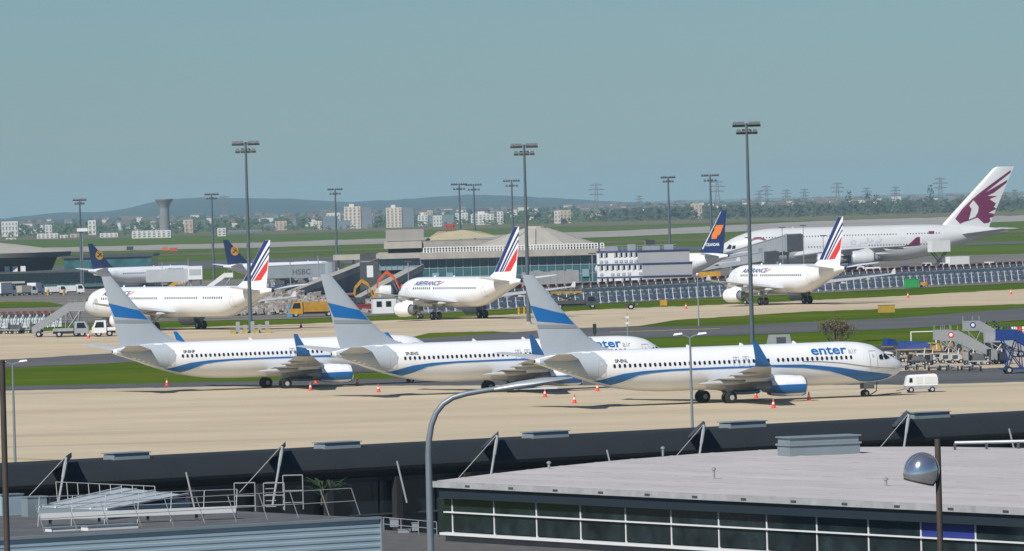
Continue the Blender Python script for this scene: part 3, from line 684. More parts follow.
# ---------------------------------------------------------------- satellite terminals
def facade(parent, x0, x1, y, z0, z1, nx, nz, gm, fm, dep=.15, fw=.14):
    "a wall of separate glass panes between mullions, facing -y in the parent frame"
    dx = (x1 - x0) / nx; dz = (z1 - z0) / nz
    pm = MB().box(fw / 2, dx - fw / 2, 0, .06, fw / 2, dz - fw / 2).build('pane', gm, parent)
    for i in range(nx):
        for k in range(nz):
            c = pm if i == k == 0 else pm.copy()
            if i or k: link(c, parent)
            c.location = (x0 + i * dx, y, z0 + k * dz)
    vm = MB().box(-fw / 2, fw / 2, -dep, .05, 0, z1 - z0).build('mullion', fm, parent)
    for i in range(nx + 1):
        c = vm if i == 0 else vm.copy()
        if i: link(c, parent)
        c.location = (x0 + i * dx, y, z0)
    tm = MB().box(0, x1 - x0, -dep * .8, .052, -fw / 2, fw / 2).build('transom', fm, parent)
    for k in range(nz + 1):
        c = tm if k == 0 else tm.copy()
        if k: link(c, parent)
        c.location = (x0, y, z0 + k * dz)
def left_terminal():
    Y = 1690; s = ppm(Y); o = gx(0, Y); z0 = gz(Y)
    root = empty('terminal_building', o, 0, 'glass terminal building with pale conical roof at the far left', 'terminal')
    zz = lambda px, py: at_d(px, py, Y).z - z0
    X = lambda px: at_d(px, 270, Y).x - o.x
    zr = zz(40, 273)
    core = MB().box(X(-60), X(152), 1.5, 40, 0, zr - .3); core.build('core_wall', mat('terminal_core', (.045, .055, .06), .6, var=.2, scale=.2), root)  # dark mottled tone on the core behind the glass
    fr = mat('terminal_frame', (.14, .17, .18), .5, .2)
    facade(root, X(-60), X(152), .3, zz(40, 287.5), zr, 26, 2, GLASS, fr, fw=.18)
    MB().box(X(-60), X(25), -1.2, 1.4, zz(10, 283.5), zz(10, 281.5)).build('balcony_band', CONC2, root)
    MB().box(X(-60), X(152), -2.5, 1.4, zr + .003, zr + .45).build('roof_edge', DKGREY, root)
    b = MB().box(X(62), X(150), 8, 38, zr + .5, zz(110, 257.5)).build('upper_storey', GLASS, root)
    MB().box(X(60), X(152), 7.5, 38.5, zz(110, 257.5) + .003, zz(110, 255)).build('upper_roof', DKGREY, b)
    zc = zz(20, 253); R0 = X(66) - X(-35); c = (X(-35), 22, 0)
    for i in range(3): MB().box(X(4 + 8 * i) , X(9 + 8 * i), 2, 2.4, zr + .5, zz(10, 266.5)).build('roof_slat', WHITEP, root)
    MB().lathe([(zr + .5, R0 * .8), (zz(20, 258), R0 * .86)], c, 'z', 40).build('drum_wall', DKGREY, root, smooth=40)
    MB().lathe([(zz(20, 258.2), R0 * .9), (zz(20, 257.5), R0 * .99), (zc, R0)], c, 'z', 48).build('eave', mat('eave_grey', (.16, .16, .15), .8), root, smooth=40)
    MB().lathe([(zc + .01, R0 * .995), (zz(0, 242) - .8, R0 * .45), (zz(0, 240), .5)], c, 'z', 48).build('conical_roof', CONC2, root, smooth=40)
left_terminal()
def mid_terminal():
    Y = 1290; s = ppm(Y); o = gx(425, Y); z0 = gz(Y)
    zz = lambda px, py: at_d(px, py, Y).z - z0
    X = lambda px, py=265: at_d(px, py, Y).x - o.x
    root = empty('satellite_terminal', o, 0, 'round satellite terminal with pale low pyramid roof and glass front', 'terminal')
    z1 = zz(510, 257)
    MB().box(X(420), X(606), .8, 34, 0, z1).build('core_wall', mat('satellite_core', (.07, .08, .085), .7, var=.3, scale=.3), root)  # dark mottled core behind the satellite's glass front
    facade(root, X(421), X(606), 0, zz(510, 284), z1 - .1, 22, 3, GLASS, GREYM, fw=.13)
    for i, px in enumerate((432, 446, 500, 533, 566, 582)):
        MB().box(X(px), X(px + 7), -.35, -.05, zz(510, 278.5), zz(510, 271)).build('pale_panel', GLASSL, root)  # separate paler glass panels set before the panes
    MB().box(X(420), X(607), -1.6, 34, z1 + .003, zz(510, 250.5)).build('concrete_band', CONC, root)
    zb = zz(510, 250.5); rm = MB().box(-.12, .12, -.05, .05, 0, .9).build('railing_post', WHITEP, root)
    for i in range(60):
        c = rm if i == 0 else rm.copy()
        if i: link(c, root)
        c.location = (X(424) + i * (X(604) - X(424)) / 59, -1.2, zb)
    MB().box(X(424), X(604), -1.25, -1.15, zb + .9, zb + 1.05).build('railing_bar', WHITEP, root)
    MB().box(X(424), X(604), -1.24, -1.16, zb + .45, zb + .55).build('railing_bar', WHITEP, root)
    # low pyramid roof, twelve sided
    zc = zz(540, 246); cx = X(537); R0 = (X(598) - X(476)) / 2
    MB().lathe([(zb, R0 * .75), (zc - .6, R0 * .8)], (cx, 16, 0), 'z', 12).build('drum_wall', DKGREY, root)
    n = 12; za = zz(537, 229)
    pr = MB().lathe([(zc - .7, R0 * .97), (zc - .05, R0)], (cx, 16, 0), 'z', n).build('eave', CONC, root)
    for k in range(n):
        a0, a1 = 2 * math.pi * (k + .03) / n, 2 * math.pi * (k + .97) / n
        P = lambda r, a, z: (cx + r * math.cos(a), 16 + r * math.sin(a), z)
        MB().slab([P(R0, a0, zc), P(R0, a1, zc), P(R0 * .2, a1, za), P(R0 * .2, a0, za)], (0, 0, .15)).build('roof_panel', CONC2, root)
    MB().lathe([(zc - .05, R0 * .98), (za - .05, R0 * .18), (zz(537, 226.5), R0 * .16)], (cx, 16, 0), 'z', n).build('roof_core', CONC2, root)
    # lower wing at the left with upper louvred block
    r2 = empty('terminal_annex', gx(383, 1330), 0, 'concrete terminal annex with louvred penthouse and yellow roof works', 'terminal')
    o2 = gx(383, 1330); X2 = lambda px: at_d(px, 250, 1330).x - o2.x; z2 = lambda py: at_d(420, py, 1330).z - o2.z
    MB().box(X2(378), X2(500), .8, 30, 0, z2(258)).build('core_wall', MATS['satellite_core'], r2)
    facade(r2, X2(379), X2(420), .2, z2(269), z2(257.8), 7, 1, GLASSL, GREYM, fw=.12)
    facade(r2, X2(420), X2(436), .2, z2(269), z2(257.8), 3, 1, GLASS, GREYM, fw=.12)
    MB().box(X2(376), X2(424), -1.2, 30, z2(258) + .003, z2(252.5)).build('concrete_band', CONC2, r2)
    MB().box(X2(333), X2(360), -1, 8, z2(258), z2(252.8)).build('concrete_band', CONC2, r2)
    MB().box(X2(360) + .004, X2(377) - .004, -.8, 8, z2(258.5), z2(252)).build('link_block', DKGREY, r2)
    for px in (337, 352): MB().box(X2(px), X2(px + 2), 1, 2, -.2, z2(258)).build('column', CONC, r2)
    MB().box(X2(388), X2(480), 2, 30, z2(252.5) + .003, z2(248)).build('recess_wall', DKGREY, r2)
    MB().box(X2(384), X2(422), 0, 30, z2(248) + .003, z2(241)).build('concrete_band', CONC2, r2)
    MB().box(X2(422) + .004, X2(500), .5, 30, z2(248) + .003, z2(241.5)).build('concrete_band', CONC, r2)
    LOU = mat('louvre_grey', (.33, .31, .28), .8, var=.1, scale=.5)
    lm = MB().box(X2(386), X2(424), 1.2, 1.6, 0, .2).build('louvre', LOU, r2)
    zt = z2(229); zb2 = z2(240.5); nl = 11
    for i in range(nl):
        c = lm if i == 0 else lm.copy()
        if i: link(c, r2)
        c.location = (0, 0, zb2 + (zt - zb2) * i / nl)
    MB().box(X2(387), X2(423), 1.62, 12, zb2 - .2, zt).build('penthouse_wall', DKGREY, r2)
    YW = mat('yellow_roof', (.36, .32, .20), .8, var=.15, scale=.4)
    MB().loft([[(X2(424), 3, z2(241)), (X2(500), 3, z2(239)), (X2(500), 14, z2(239)), (X2(424), 14, z2(241))], [(X2(438), 5, z2(234)), (X2(462), 5, z2(231)), (X2(480), 12, z2(233)), (X2(438), 12, z2(232))]]).build('yellow_roof', YW, r2)
    wk = empty('roof_crane', (o2.x + X2(450), 1337, o2.z + z2(229)), 0, 'small red lifting frame on top of the yellow roof works', 'lifting frame')
    for dx in (-.7, .1, .6): MB().tube((dx, 0, -1.2), (dx + .1, 0, .6), .1).build('leg', RED, wk)
    MB().box(-.9, .9, -.3, .3, .5, .85).build('frame', RED, wk)
mid_terminal()
def ramp(label, a, b, Y0, Y1, wd, hgt):
    "raised concrete ramp: a and b are the two ends of its near kerb as seen"
    A = at_d(*a, Y0); B = at_d(*b, Y1); A = Vector(A); B = Vector(B)
    root = empty('concrete_ramp', (A.x, A.y, gz(A.y)), 0, label, 'ramp'); O = Vector((A.x, A.y, gz(A.y)))
    a_, b_ = A - O, B - O; d = Vector((b_.x - a_.x, b_.y - a_.y, 0)).normalized(); n = Vector((-d.y, d.x, 0)) * wd
    dn = Vector((0, 0, -.6))
    MB().slab([a_, b_, b_ + n, a_ + n], dn).build('deck', CONC2, root)
    up = Vector((0, 0, .55))
    for off in (Vector((0, 0, 0)),): MB().slab([a_ + off, b_ + off, b_ + off + n * .05, a_ + off + n * .05], up).build('parapet', CONC2, root)
    dk = mat('ramp_side', (.19, .21, .215), .8, var=.12, scale=.5)
    q = n * .08
    MB().loft([[a_ + q + dn, a_ + n - q + dn, Vector((a_.x + n.x - q.x, a_.y + n.y - q.y, 0)), Vector((a_.x + q.x, a_.y + q.y, 0))], [b_ + q + dn, b_ + n - q + dn, Vector((b_.x + n.x - q.x, b_.y + n.y - q.y, gz(B.y) - O.z)), Vector((b_.x + q.x, b_.y + q.y, gz(B.y) - O.z))]]).build('side_wall', dk, root)
    return root
ramp('long concrete ramp climbing from the rubble field to the terminal annex', (272, 303), (379, 261), 1180, 1290, 3.5, 8)
ramp('shorter concrete ramp climbing behind the two excavators', (352, 305), (424, 267), 1130, 1245, 3., 6)
kb = empty('ramp_kiosk', gx(369, 1255), 0, 'grey box cabin with white door under the head of the long ramp', 'cabin')
MB().box(-1.6, 1.8, 0, 3, 0, at_d(369, 262, 1255).z - gz(1255)).build('wall', DKGREY, kb); MB().box(-.3, .9, -.08, 0, 2.8, 5.0).build('door', WHITEP, kb)
# forecourt, unseen, added round the camera for its reflection and bounce
ADDED = ground_mat('added_asphalt', [(.16, .155, .15), (.12, .118, .115), (.22, .21, .2)], [(.02, .4, .6, 1, 1, 0), (.1, .5, .7, 1, 1, 0)])
tag(MB().add([(-400, -250, .03), (400, -250, .03), (400, 330, .03), (-400, 330, .03)], [(0, 1, 2, 3)]).build('added_paving', ADDED), kind='structure')
# ---------------------------------------------------------------- far land: hills, woods, town
def hills(name, pts, Y0, Y1, m, jit):
    "a ridge: crest heights as seen along the skyline, falling to the plain toward the camera"
    vs = []; fs = []; N = 160; rows = 9; rnd = random.Random(3)
    nz = [rnd.uniform(-1, 1) for _ in range(N + 1)]
    for j in range(N + 1):
        px = pts[0][0] + (pts[-1][0] - pts[0][0]) * j / N
        for (a, b), (c, d) in zip(pts, pts[1:]):
            if px <= c: py = b + (d - b) * (px - a) / (c - a); break
        top = at_d(px, py + nz[j] * jit, Y1); base = gx(px, Y0)
        for i in range(rows + 1):
            t = i / rows; h = max(0, top.z * (t * t * (3 - 2 * t)) + (0 if i in (0, rows) else rnd.uniform(-1, 1) * jit * 2.2)); P = Vector((base.x, base.y, 0)).lerp(Vector((top.x, Y1, 0)), t)
            vs.append((P.x, P.y, h if i else -.5))
        vs.append((top.x * 1.1, Y1 * 1.12, -1))
    rr = rows + 2
    for j in range(N):
        for i in range(rr - 1): k = j * rr + i; fs.append((k, k + rr, k + rr + 1, k + 1))
    return tag(MB().add(vs, fs).build(name, m, smooth=80), kind='structure')
HILL = ground_mat('wooded_hill', [(.03, .05, .03), (.022, .038, .022), (.06, .07, .045)], [(.004, .4, .6, 1, 1, 0), (.012, .6, .75, 1, 1, 0)], bump=.0)
hills('hill', [(-200, 224), (0, 219), (60, 212), (100, 212), (130, 208), (160, 200), (200, 197.5), (260, 198), (300, 199), (345, 202), (390, 200), (420, 198), (470, 194.5), (520, 196), (570, 199), (620, 202), (700, 204), (800, 205), (900, 205), (1224, 206)], 13000, 17500, HILL, .35)
hills('low_rise', [(-200, 222), (0, 220), (100, 219), (300, 214), (500, 209), (640, 205), (800, 200), (1024, 196), (1224, 192)], 10500, 12500, HILL, .35)
LEAF = [mat('far_leaf_a', (.045, .075, .02), .9, var=.3, scale=.05), mat('far_leaf_b', (.07, .09, .03), .9, var=.3, scale=.05), mat('far_leaf_c', (.035, .05, .025), .9, var=.3, scale=.05)]
def far_wood(name, spots, m):
    rnd = random.Random(11); vs = []; fs = []
    for (x, y, r, h) in spots:
        for _ in range(20):
            a = rnd.uniform(0, 6.28); q = math.sqrt(rnd.random()) * r; zz = h * (.12 + .88 * rnd.random()); q *= (1.15 - zz / h * .75)
            c = Vector((x + q * math.cos(a), y + q * math.sin(a), zz)); s = rnd.uniform(.22, .42) * r
            u = Vector((rnd.uniform(-.6, .6), rnd.uniform(-1, .2), rnd.uniform(.2, 1))).normalized(); w = u.orthogonal().normalized()
            w = (Matrix.Rotation(rnd.uniform(0, 6.28), 3, u) @ w); t = u.cross(w)
            k = len(vs); vs += [c + w * s, c + t * s, c - w * s, c - t * s]; fs.append((k, k + 1, k + 2, k + 3))
    return tag(MB().add(vs, fs).build(name, m, fix=False), kind='stuff')
rw = random.Random(5)
def band(px0, px1, n, Ya, Yb, hlo, hhi):
    out = []
    for _ in range(n):
        Y = rw.uniform(Ya, Yb); p = gx(rw.uniform(px0, px1), Y); h = rw.uniform(hlo, hhi); out.append((p.x, p.y, h * rw.uniform(.4, .7), h))
    return out
far_wood('far_woodland', band(-60, 1090, 900, 5900, 7600, 4, 10), LEAF[0])
far_wood('far_hedgerow', band(-60, 1090, 420, 5400, 6000, 2.5, 5), LEAF[1])
far_wood('distant_woodland', band(-60, 1090, 620, 7600, 10500, 6, 12), LEAF[2])
far_wood('right_woodland', band(600, 1090, 560, 5500, 6600, 5, 11), LEAF[2])
# tall single trees on the right skyline
def far_tree(px, Y, h, r, label):
    p = gx(px, Y); root = empty('poplar_tree', p, 0, label, 'tree', 'tall far trees on the right')
    MB().tube((0, 0, 0), (0, 0, h * .6), .5, .2, 6).build('trunk', mat('bark', (.07, .055, .04), .9), root)
    rnd = random.Random(int(px)); vs = []; fs = []
    for _ in range(120):
        zz = h * (.15 + .85 * rnd.random()); q = r * math.sqrt(rnd.random()) * (1 - abs(zz / h - .5) * 1.2); a = rnd.uniform(0, 6.28); c = Vector((q * math.cos(a), q * math.sin(a), zz)); s = rnd.uniform(.4, .9)
        u = Vector((rnd.uniform(-1, 1), rnd.uniform(-1, 1), rnd.uniform(-1, 1))).normalized(); w = u.orthogonal().normalized(); t = u.cross(w); k = len(vs)
        vs += [c + w * s, c + t * s, c - w * s, c - t * s]; fs.append((k, k + 1, k + 2, k + 3))
    MB().add(vs, fs).build('crown', LEAF[2], root, fix=False)
for px, h, lab in ((849, 22, 'tall narrow dark tree on the horizon behind the pale double-decker'), (869, 19, 'broad tall tree right of the narrow one on the horizon'), (931, 24, 'slim tall tree on the horizon left of the antelope fin'), (877, 17, 'shorter bushy tree on the horizon beside the broad tall tree')):
    far_tree(px, 5600, h, 4 if h > 20 else 5, lab)
# town: apartment blocks
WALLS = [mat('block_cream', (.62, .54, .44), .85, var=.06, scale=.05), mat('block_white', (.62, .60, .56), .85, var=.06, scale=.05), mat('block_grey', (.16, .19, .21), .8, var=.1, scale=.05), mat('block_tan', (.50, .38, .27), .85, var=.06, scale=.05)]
WINM = mat('far_window', (.20, .215, .22), .4)
def block(px0, px1, ytop, Y, wi, label, fl=6, cols=6, roof=True, dep=14, side=None):
    a = gx(px0, Y); b = gx(px1, Y); zt = at_d((px0 + px1) / 2, ytop, Y).z
    root = empty('apartment_block', a, 0, label, 'building', 'far town buildings'); w = b.x - a.x
    wl = MB().box(0, w, 0, dep, 0, zt).build('wall', WALLS[wi], root)
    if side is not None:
        MB().box(w + .01, w + side / ppm(Y), 1, dep, 0, zt * .98).build('shaded_wall', WALLS[2], root)  # darker grey side wall, its shade put into the colour
    if roof: MB().box(w * .3, w * .6, dep * .3, dep * .7, zt, zt + 2.2).build('roof_hut', WALLS[wi], root)
    fh = zt / fl; cw = w / cols
    for k in range(cols):
        MB().box(k * cw + cw * .3, k * cw + cw * .7, -.12, -.01, fh * .4, zt - fh * .3).build('window_column', WINM, wl)
        for i in range(1, fl): MB().box(k * cw + cw * .22, k * cw + cw * .78, -.5, -.125, i * fh - fh * .12, i * fh + fh * .22).build('balcony', WALLS[wi], wl)
block(344.5, 361, 206.5, 5600, 0, 'left cream apartment tower on the horizon', 7, 4, True, 16, 11)
block(386.5, 402, 207.5, 5600, 0, 'right cream apartment tower on the horizon', 7, 4, True, 16, 12)
block(418, 428, 215, 5800, 1, 'low white block right of the cream towers', 4, 3, True, 12, 26)
block(471, 494, 214, 5700, 1, 'long white block behind the right pair of masts', 4, 6, True)
block(497, 503.5, 211.5, 5750, 1, 'narrow white block right of the long white block', 4, 2, False)
block(313, 322, 221, 5500, 0, 'cream block with shade-coloured side left of the mast before the towers', 4, 3, False, 12, 28)
block(275, 287, 221, 5700, 3, 'tan block above the long white jet fin', 4, 3, False, 10)
block(264, 275, 223.5, 5700, 2, 'grey block beside the tan block', 4, 3, False)
block(132, 171, 230.5, 4800, 1, 'long white housing block below the water tower', 3, 8, False)
block(217.5, 226, 228, 4800, 1, 'small white cube of a house right of the slim mast', 3, 2, False)
block(60, 68, 235, 5200, 1, 'pale block beside the leftmost mast', 3, 2, False)
block(37, 58, 233.5, 5200, 1, 'pale row of flats above the conical roof', 3, 5, False)
block(6, 16, 238, 5200, 1, 'small pale flats at the far left edge of the town', 2, 2, False)
block(70, 80, 233.8, 5250, 3, 'small tan flats just left of the leftmost mast foot lamps', 3, 2, False)
block(100, 118, 233, 5100, 1, 'low white sheds left of the water tower', 2, 4, False)
block(228, 262, 230, 5300, 2, 'long dark warehouse between slim mast and tan block', 2, 6, False)
block(430, 452, 217, 5900, 2, 'grey warehouse right of the cream towers', 3, 5, False)
rb_ = random.Random(17); FL = []
for i in range(16):
    x = rb_.choice([rb_.uniform(0, 330), rb_.uniform(0, 330), rb_.uniform(420, 560), rb_.uniform(600, 1010)]); w = rb_.uniform(5, 17); Yb = rb_.uniform(5500, 6400)
    FL.append((x, w, Yb))
ON = ['first', 'second', 'third', 'fourth', 'fifth', 'sixth', 'seventh', 'eighth', 'ninth', 'tenth', 'eleventh', 'twelfth', 'thirteenth', 'fourteenth', 'fifteenth', 'sixteenth', 'seventeenth', 'eighteenth', 'nineteenth']
for i, (x, w, Yb) in enumerate(sorted(FL)):
    block(x, x + w, H0 - (x - 512) * math.tan(ROLL) + (CH - rb_.uniform(8, 14)) * F / Yb, Yb, rb_.choice([0, 1, 1, 2, 3]), ON[i] + ' from the left of the low flats scattered in the hazy town', 3, max(2, int(w / 3)), False)
# small houses: the far-off town as one mass
tv = MB(); rnd = random.Random(9)
for _ in range(330):
    Y = rnd.uniform(6600, 10200); px = rnd.choice([rnd.uniform(-40, 620), rnd.uniform(560, 1080)]); p = gx(px, Y); w = rnd.uniform(6, 16); d = rnd.uniform(6, 10); h = rnd.uniform(4, 8); mi = rnd.choice([0, 1, 1, 2, 2])
    q = 2.2 * max(0, Y - 6200) / 3600 * 2
    tv.box(p.x, p.x + w, Y, Y + d, 0, h + q, mi)
    tv.loft([[(p.x - .3, Y - .3, h + q), (p.x + w + .3, Y - .3, h + q), (p.x + w + .3, Y + d + .3, h + q), (p.x - .3, Y + d + .3, h + q)], [(p.x + .3, Y + d / 2 - .1, h + q + 2.5), (p.x + w - .3, Y + d / 2 - .1, h + q + 2.5), (p.x + w - .3, Y + d / 2 + .1, h + q + 2.5), (p.x + .3, Y + d / 2 + .1, h + q + 2.5)]], 4)
tag(tv.build('far_town_houses', WALLS + [mat('tile_roof', (.12, .095, .085), .9)]), kind='stuff')
# water tower
Y = 5000; p = gx(165, Y); q = 1 / ppm(Y); wt = empty('water_tower', p, 0, 'grey concrete water tower with flared funnel top on the horizon', 'water tower')
zt = at_d(165, 199, Y).z; z1 = at_d(165, 207.5, Y).z
WT = mat('tower_concrete', (.20, .20, .20), .9, var=.1, scale=.1)
MB().lathe([(0, 5.4 * q), (z1, 4.8 * q)], (0, 0, 0), 'z', 24).build('shaft', WT, wt, smooth=40)
MB().lathe([(z1, 5.0 * q), (z1 + (zt - z1) * .4, 6.2 * q), (z1 + (zt - z1) * .8, 8.6 * q), (zt - .6, 9.2 * q), (zt, 9.2 * q)], (0, 0, 0), 'z', 24).build('tank', WT, wt, smooth=40)
# lattice pylons
PYL = mat('pylon_steel', (.14, .15, .16), .6, .3)
def pylon(px, ytop, Y, label):
    p = gx(px, Y); h = at_d(px, ytop, Y).z; root = empty('power_pylon', p, 0, label, 'pylon', 'power pylons on the horizon'); m = MB(); r = .42
    for sx in (-1, 1):
        for sy in (-1, 1): m.tube((sx * h * .09, sy * h * .09, 0), (sx * .6, sy * .6, h), r, r * .6, 4)
    k = 8
    for i in range(k):
        f0, f1 = i / k, (i + 1) / k; a = h * .09 * (1 - f0) + .6 * f0; b = h * .09 * (1 - f1) + .6 * f1
        m.tube((-a, -a, h * f0), (b, -b, h * f1), r * .5, None, 4); m.tube((a, -a, h * f0), (-b, -b, h * f1), r * .5, None, 4)
    m.build('tower', PYL, root)
    for f, w in ((.97, .17), (.84, .24), (.70, .2)):
        MB().tube((-h * w, 0, h * f), (h * w, 0, h * f), .45, None, 4).tube((-h * w, 0, h * f), (0, 0, h * f + h * .05), .25, None, 4).tube((h * w, 0, h * f), (0, 0, h * f + h * .05), .25, None, 4).build('crossarm', PYL, root)
PY = [(597, 184, 6500, 'pylon standing alone right of the conical terminal roof'), (718, 181, 6400, 'pylon right of the dark blue fin'), (760, 191, 6900, 'small pylon just right of the tallest mast'), (767, 186, 6700, 'pylon second right of the tallest mast'), (787, 190, 7000, 'pylon above the jet bridge'), (805, 189, 7000, 'pylon second right of the jet bridge one'),
    (838, 183, 6500, 'tall pylon left of the narrow dark tree'), (867, 188, 6900, 'pylon above the broad tall tree'), (896, 187, 6900, 'pylon midway between trees and antelope fin'), (941, 178, 6200, 'tallest pylon, touching the antelope fin'), (1015, 190, 6800, 'pylon at the right edge of the picture'), (225, 196, 6800, 'pylon beside the tall dark mast on the left'), (640, 196, 7400, 'tiny pylon right of the lone one')]
for a in PY: pylon(*a)
# ---------------------------------------------------------------- near terminal with dark roof
ROOFD = mat('dark_roof', (.014, .019, .022), .75, .0, var=.15, scale=.3)
FACD = mat('dark_facade', (.018, .022, .024), .35, var=.4, scale=.4)
SKYL = mat('skylight_grey', (.24, .29, .31), .5, .2, var=.08, scale=1)
STRUT = mat('strut_white', (.33, .34, .34), .5, var=.08, scale=2)
A = at(0, 465, 8.0); B = at(1024, 412.5, 8.0)
dv = (B - A); LEN = math.hypot(dv.x, dv.y); rz = math.atan2(dv.y, dv.x)
tr = empty('pier_terminal', (A.x, A.y, 0), rz, 'long low dark terminal pier with curved roof, struts and skylights along the bottom', 'terminal')
ux = Vector((math.cos(rz), math.sin(rz), 0)); uy = Vector((-math.sin(rz), math.cos(rz), 0))
def TL(px, py=None, z=8.0):
    "distance along the pier of a point on its ridge seen in column px"
    r = ray(px, 450); n = uy; t = n.dot(Vector((A.x, A.y, 0))) / n.dot(Vector((r.x, r.y, 0))); return ux.dot(Vector((r.x * t - A.x, r.y * t - A.y, 0)))
X0, X1 = -22, LEN + 26
sec = [(.9, 7.55), (.35, 7.93), (0, 8.0), (-.5, 7.95), (-1.1, 7.76), (-1.6, 7.5), (-1.9, 7.26), (-2.0, 7.1), (-1.95, 6.95), (-1.5, 6.85), (-1.1, 6.6), (.9, 6.6)]
nseg = 36
rp = MB().loft([[(X0, y, z) for y, z in sec], [X0 * 0 + 0 or (X0 + (X1 - X0) / nseg - .015, y, z) for y, z in sec]]).build('roof_panel', ROOFD, tr, smooth=25)
for i in range(1, nseg):
    c = rp.copy(); link(c, tr); c.location = (i * (X1 - X0) / nseg, 0, 0)
MB().box(X0, X1, -1.2, 14, 0, 6.59).build('core_wall', FACD, tr)
MB().box(X0, X1, .95, 14, 6.6, 7.5).build('rear_roof', ROOFD, tr)
pan = MB().box(.06, 3.14, -1.32, -1.205, 0, 1.5).build('glass_panel', mat('dark_glass', (.015, .024, .027), .08, spec=.7), tr)
k = 0; x = X0
while x < X1 - 3.2:
    for zz in (1.7, 3.3, 4.9):
        c = pan if k == 0 else pan.copy()
        if k: link(c, tr)
        c.location = (x, 0, zz); k += 1
    x += 3.2
for zz in (3.22, 4.82): MB().box(X0, X1, -1.42, -1.325, zz, zz + .08).build('transom', DKGREY, tr)
colm = MB().box(-.17, .17, -1.9, -1.5, 0, 6.6).build('column', BLACK, tr); k = 0
for px in range(-38, 1100, 69):
    c = colm if k == 0 else colm.copy()
    if k: link(c, tr)
    c.location = (TL(px), 0, 0); k += 1
for px in (110, 321, 529.5, 727, 911):
    a, b = TL(px), TL(px + 36)
    s = MB().loft([[(a, -.35, 7.93), (b, -.35, 7.93), (b, .7, 7.7), (a, .7, 7.7)], [(a + .02, -.3, 8.22), (b - .02, -.3, 8.24), (b - .02, .6, 8.24), (a + .02, .6, 8.22)]]).build('skylight', SKYL, tr)
    MB().box(a - .05, b + .05, -.38, .72, 8.245, 8.28).build('skylight_lid', SKYL, s)
tn = math.tan(rz)
for px in (71, 285, 498, 703, 906):
    t = TL(px); Q = lambda x, y, z: (t + x + y * tn, y, z)
    MB().slab([Q(-.95, -2.6, 7.72), Q(.06, -2.6, 8.42), Q(.06, -2.6, 8.2), Q(-.3, -2.6, 7.9)], (2.3 * tn, 2.3, 0)).build('roof_beak', DKGREY, tr)
    MB().tube(Q(0, -2.65, 8.3), Q(-.62, -2.9, 5.6), .065, .055).build('strut', STRUT, tr)
    MB().tube(Q(-.04, -2.67, 8.1), Q(-.2, -2.73, 7.4), .095, .08).build('strut_sleeve', STRUT, tr)
    MB().tube(Q(-.05, -2.62, 8.32), Q(-2.4, -2.9, 6.3), .022).build('tie_rod', STRUT, tr)
    MB().tube(Q(6.3, -2.5, 7.35), Q(6.8, -2.8, 5.4), .045).build('brace', STRUT, tr)
# ---------------------------------------------------------------- pale flat roof with glass front, right
PALER = mat('pale_membrane', (.49, .46, .445), .85, var=.13, scale=.3, stretch=(.4, 1.6, 1))
ZR = 8.5
E0 = at(437, 482, ZR); E1 = at(1024, 509, ZR)
ed = Vector((E1.x - E0.x, E1.y - E0.y, 0)); el = ed.length; rz2 = math.atan2(ed.y, ed.x)
hall = empty('glass_hall', (E0.x, E0.y, 0), rz2, 'low hall with pale grey flat roof and white-framed glass front', 'building')
ex = Vector((math.cos(rz2), math.sin(rz2), 0)); ey = Vector((-math.sin(rz2), math.cos(rz2), 0))
def HL(px, py, z):
    p = at(px, py, z) - Vector((E0.x, E0.y, 0)); return (ex.dot(p), ey.dot(p), z)
def HF(px, off):
    "distance along the glass front of what is seen in column px"
    r = ray(px, 520); P = Vector((E0.x, E0.y, 0)) + ey * off; t = ey.dot(P) / ey.dot(Vector((r.x, r.y, 0))); return ex.dot(Vector((r.x * t, r.y * t, 0)) - Vector((E0.x, E0.y, 0)))
edge = [HL(px, py, ZR) for px, py in ((437, 480.6), (490, 474), (550, 467), (620, 460), (700, 453.5), (770, 449.5), (850, 447), (930, 446.5), (1024, 448), (1090, 450))]
poly = [(-.0, 0, ZR), (el + 12, 0, ZR)] + [(e[0] , e[1], ZR) for e in reversed(edge)]
# keep the far right corner behind the front
poly = [(0, 0), (el + 8, 0)] + [(e[0], e[1]) for e in reversed(edge)]
MB().prism(poly, ZR - .16, ZR).build('roof', PALER, hall)
for k in range(1, 11):
    yk = k * 2.6; xs_ = []
    for (x0_, y0_), (x1_, y1_) in zip(poly, poly[1:] + poly[:1]):
        if (y0_ - yk) * (y1_ - yk) < 0: xs_.append(x0_ + (x1_ - x0_) * (yk - y0_) / (y1_ - y0_))
    if len(xs_) >= 2: MB().box(min(xs_) + .1, max(xs_) - .1, yk - .05, yk + .05, ZR + .001, ZR + .02).build('roof_seam', mat('seam_grey', (.38, .36, .35), .85, var=.2, scale=1), hall)
MB().box(-.15, el + 8, -.12, -.004, ZR - .2, ZR + .035).build('fascia', mat('fascia_grey', (.36, .36, .36), .7, var=.2, scale=1.5), hall)
for k in range(12): MB().box(el * (.06 + .083 * k), el * (.06 + .083 * k) + .35, -.135, -.124, ZR - .14, ZR - .06).build('scupper', DKGREY, hall)
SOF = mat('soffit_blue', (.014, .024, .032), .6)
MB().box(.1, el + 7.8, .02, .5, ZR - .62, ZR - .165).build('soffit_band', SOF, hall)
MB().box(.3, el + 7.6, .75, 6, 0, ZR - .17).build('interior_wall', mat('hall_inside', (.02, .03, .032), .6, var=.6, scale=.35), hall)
WFR = mat('white_frame', (.72, .73, .72), .45, var=.04, scale=2)
zt, zm, zs = ZR - .62, ZR - 1.17, ZR - 1.95
cols = [HF(px, .3) for px in (437, 452, 493.6, 536, 580, 625, 670.6, 718, 766, 816, 867.5, 920, 974.6, 1031, 1090)]
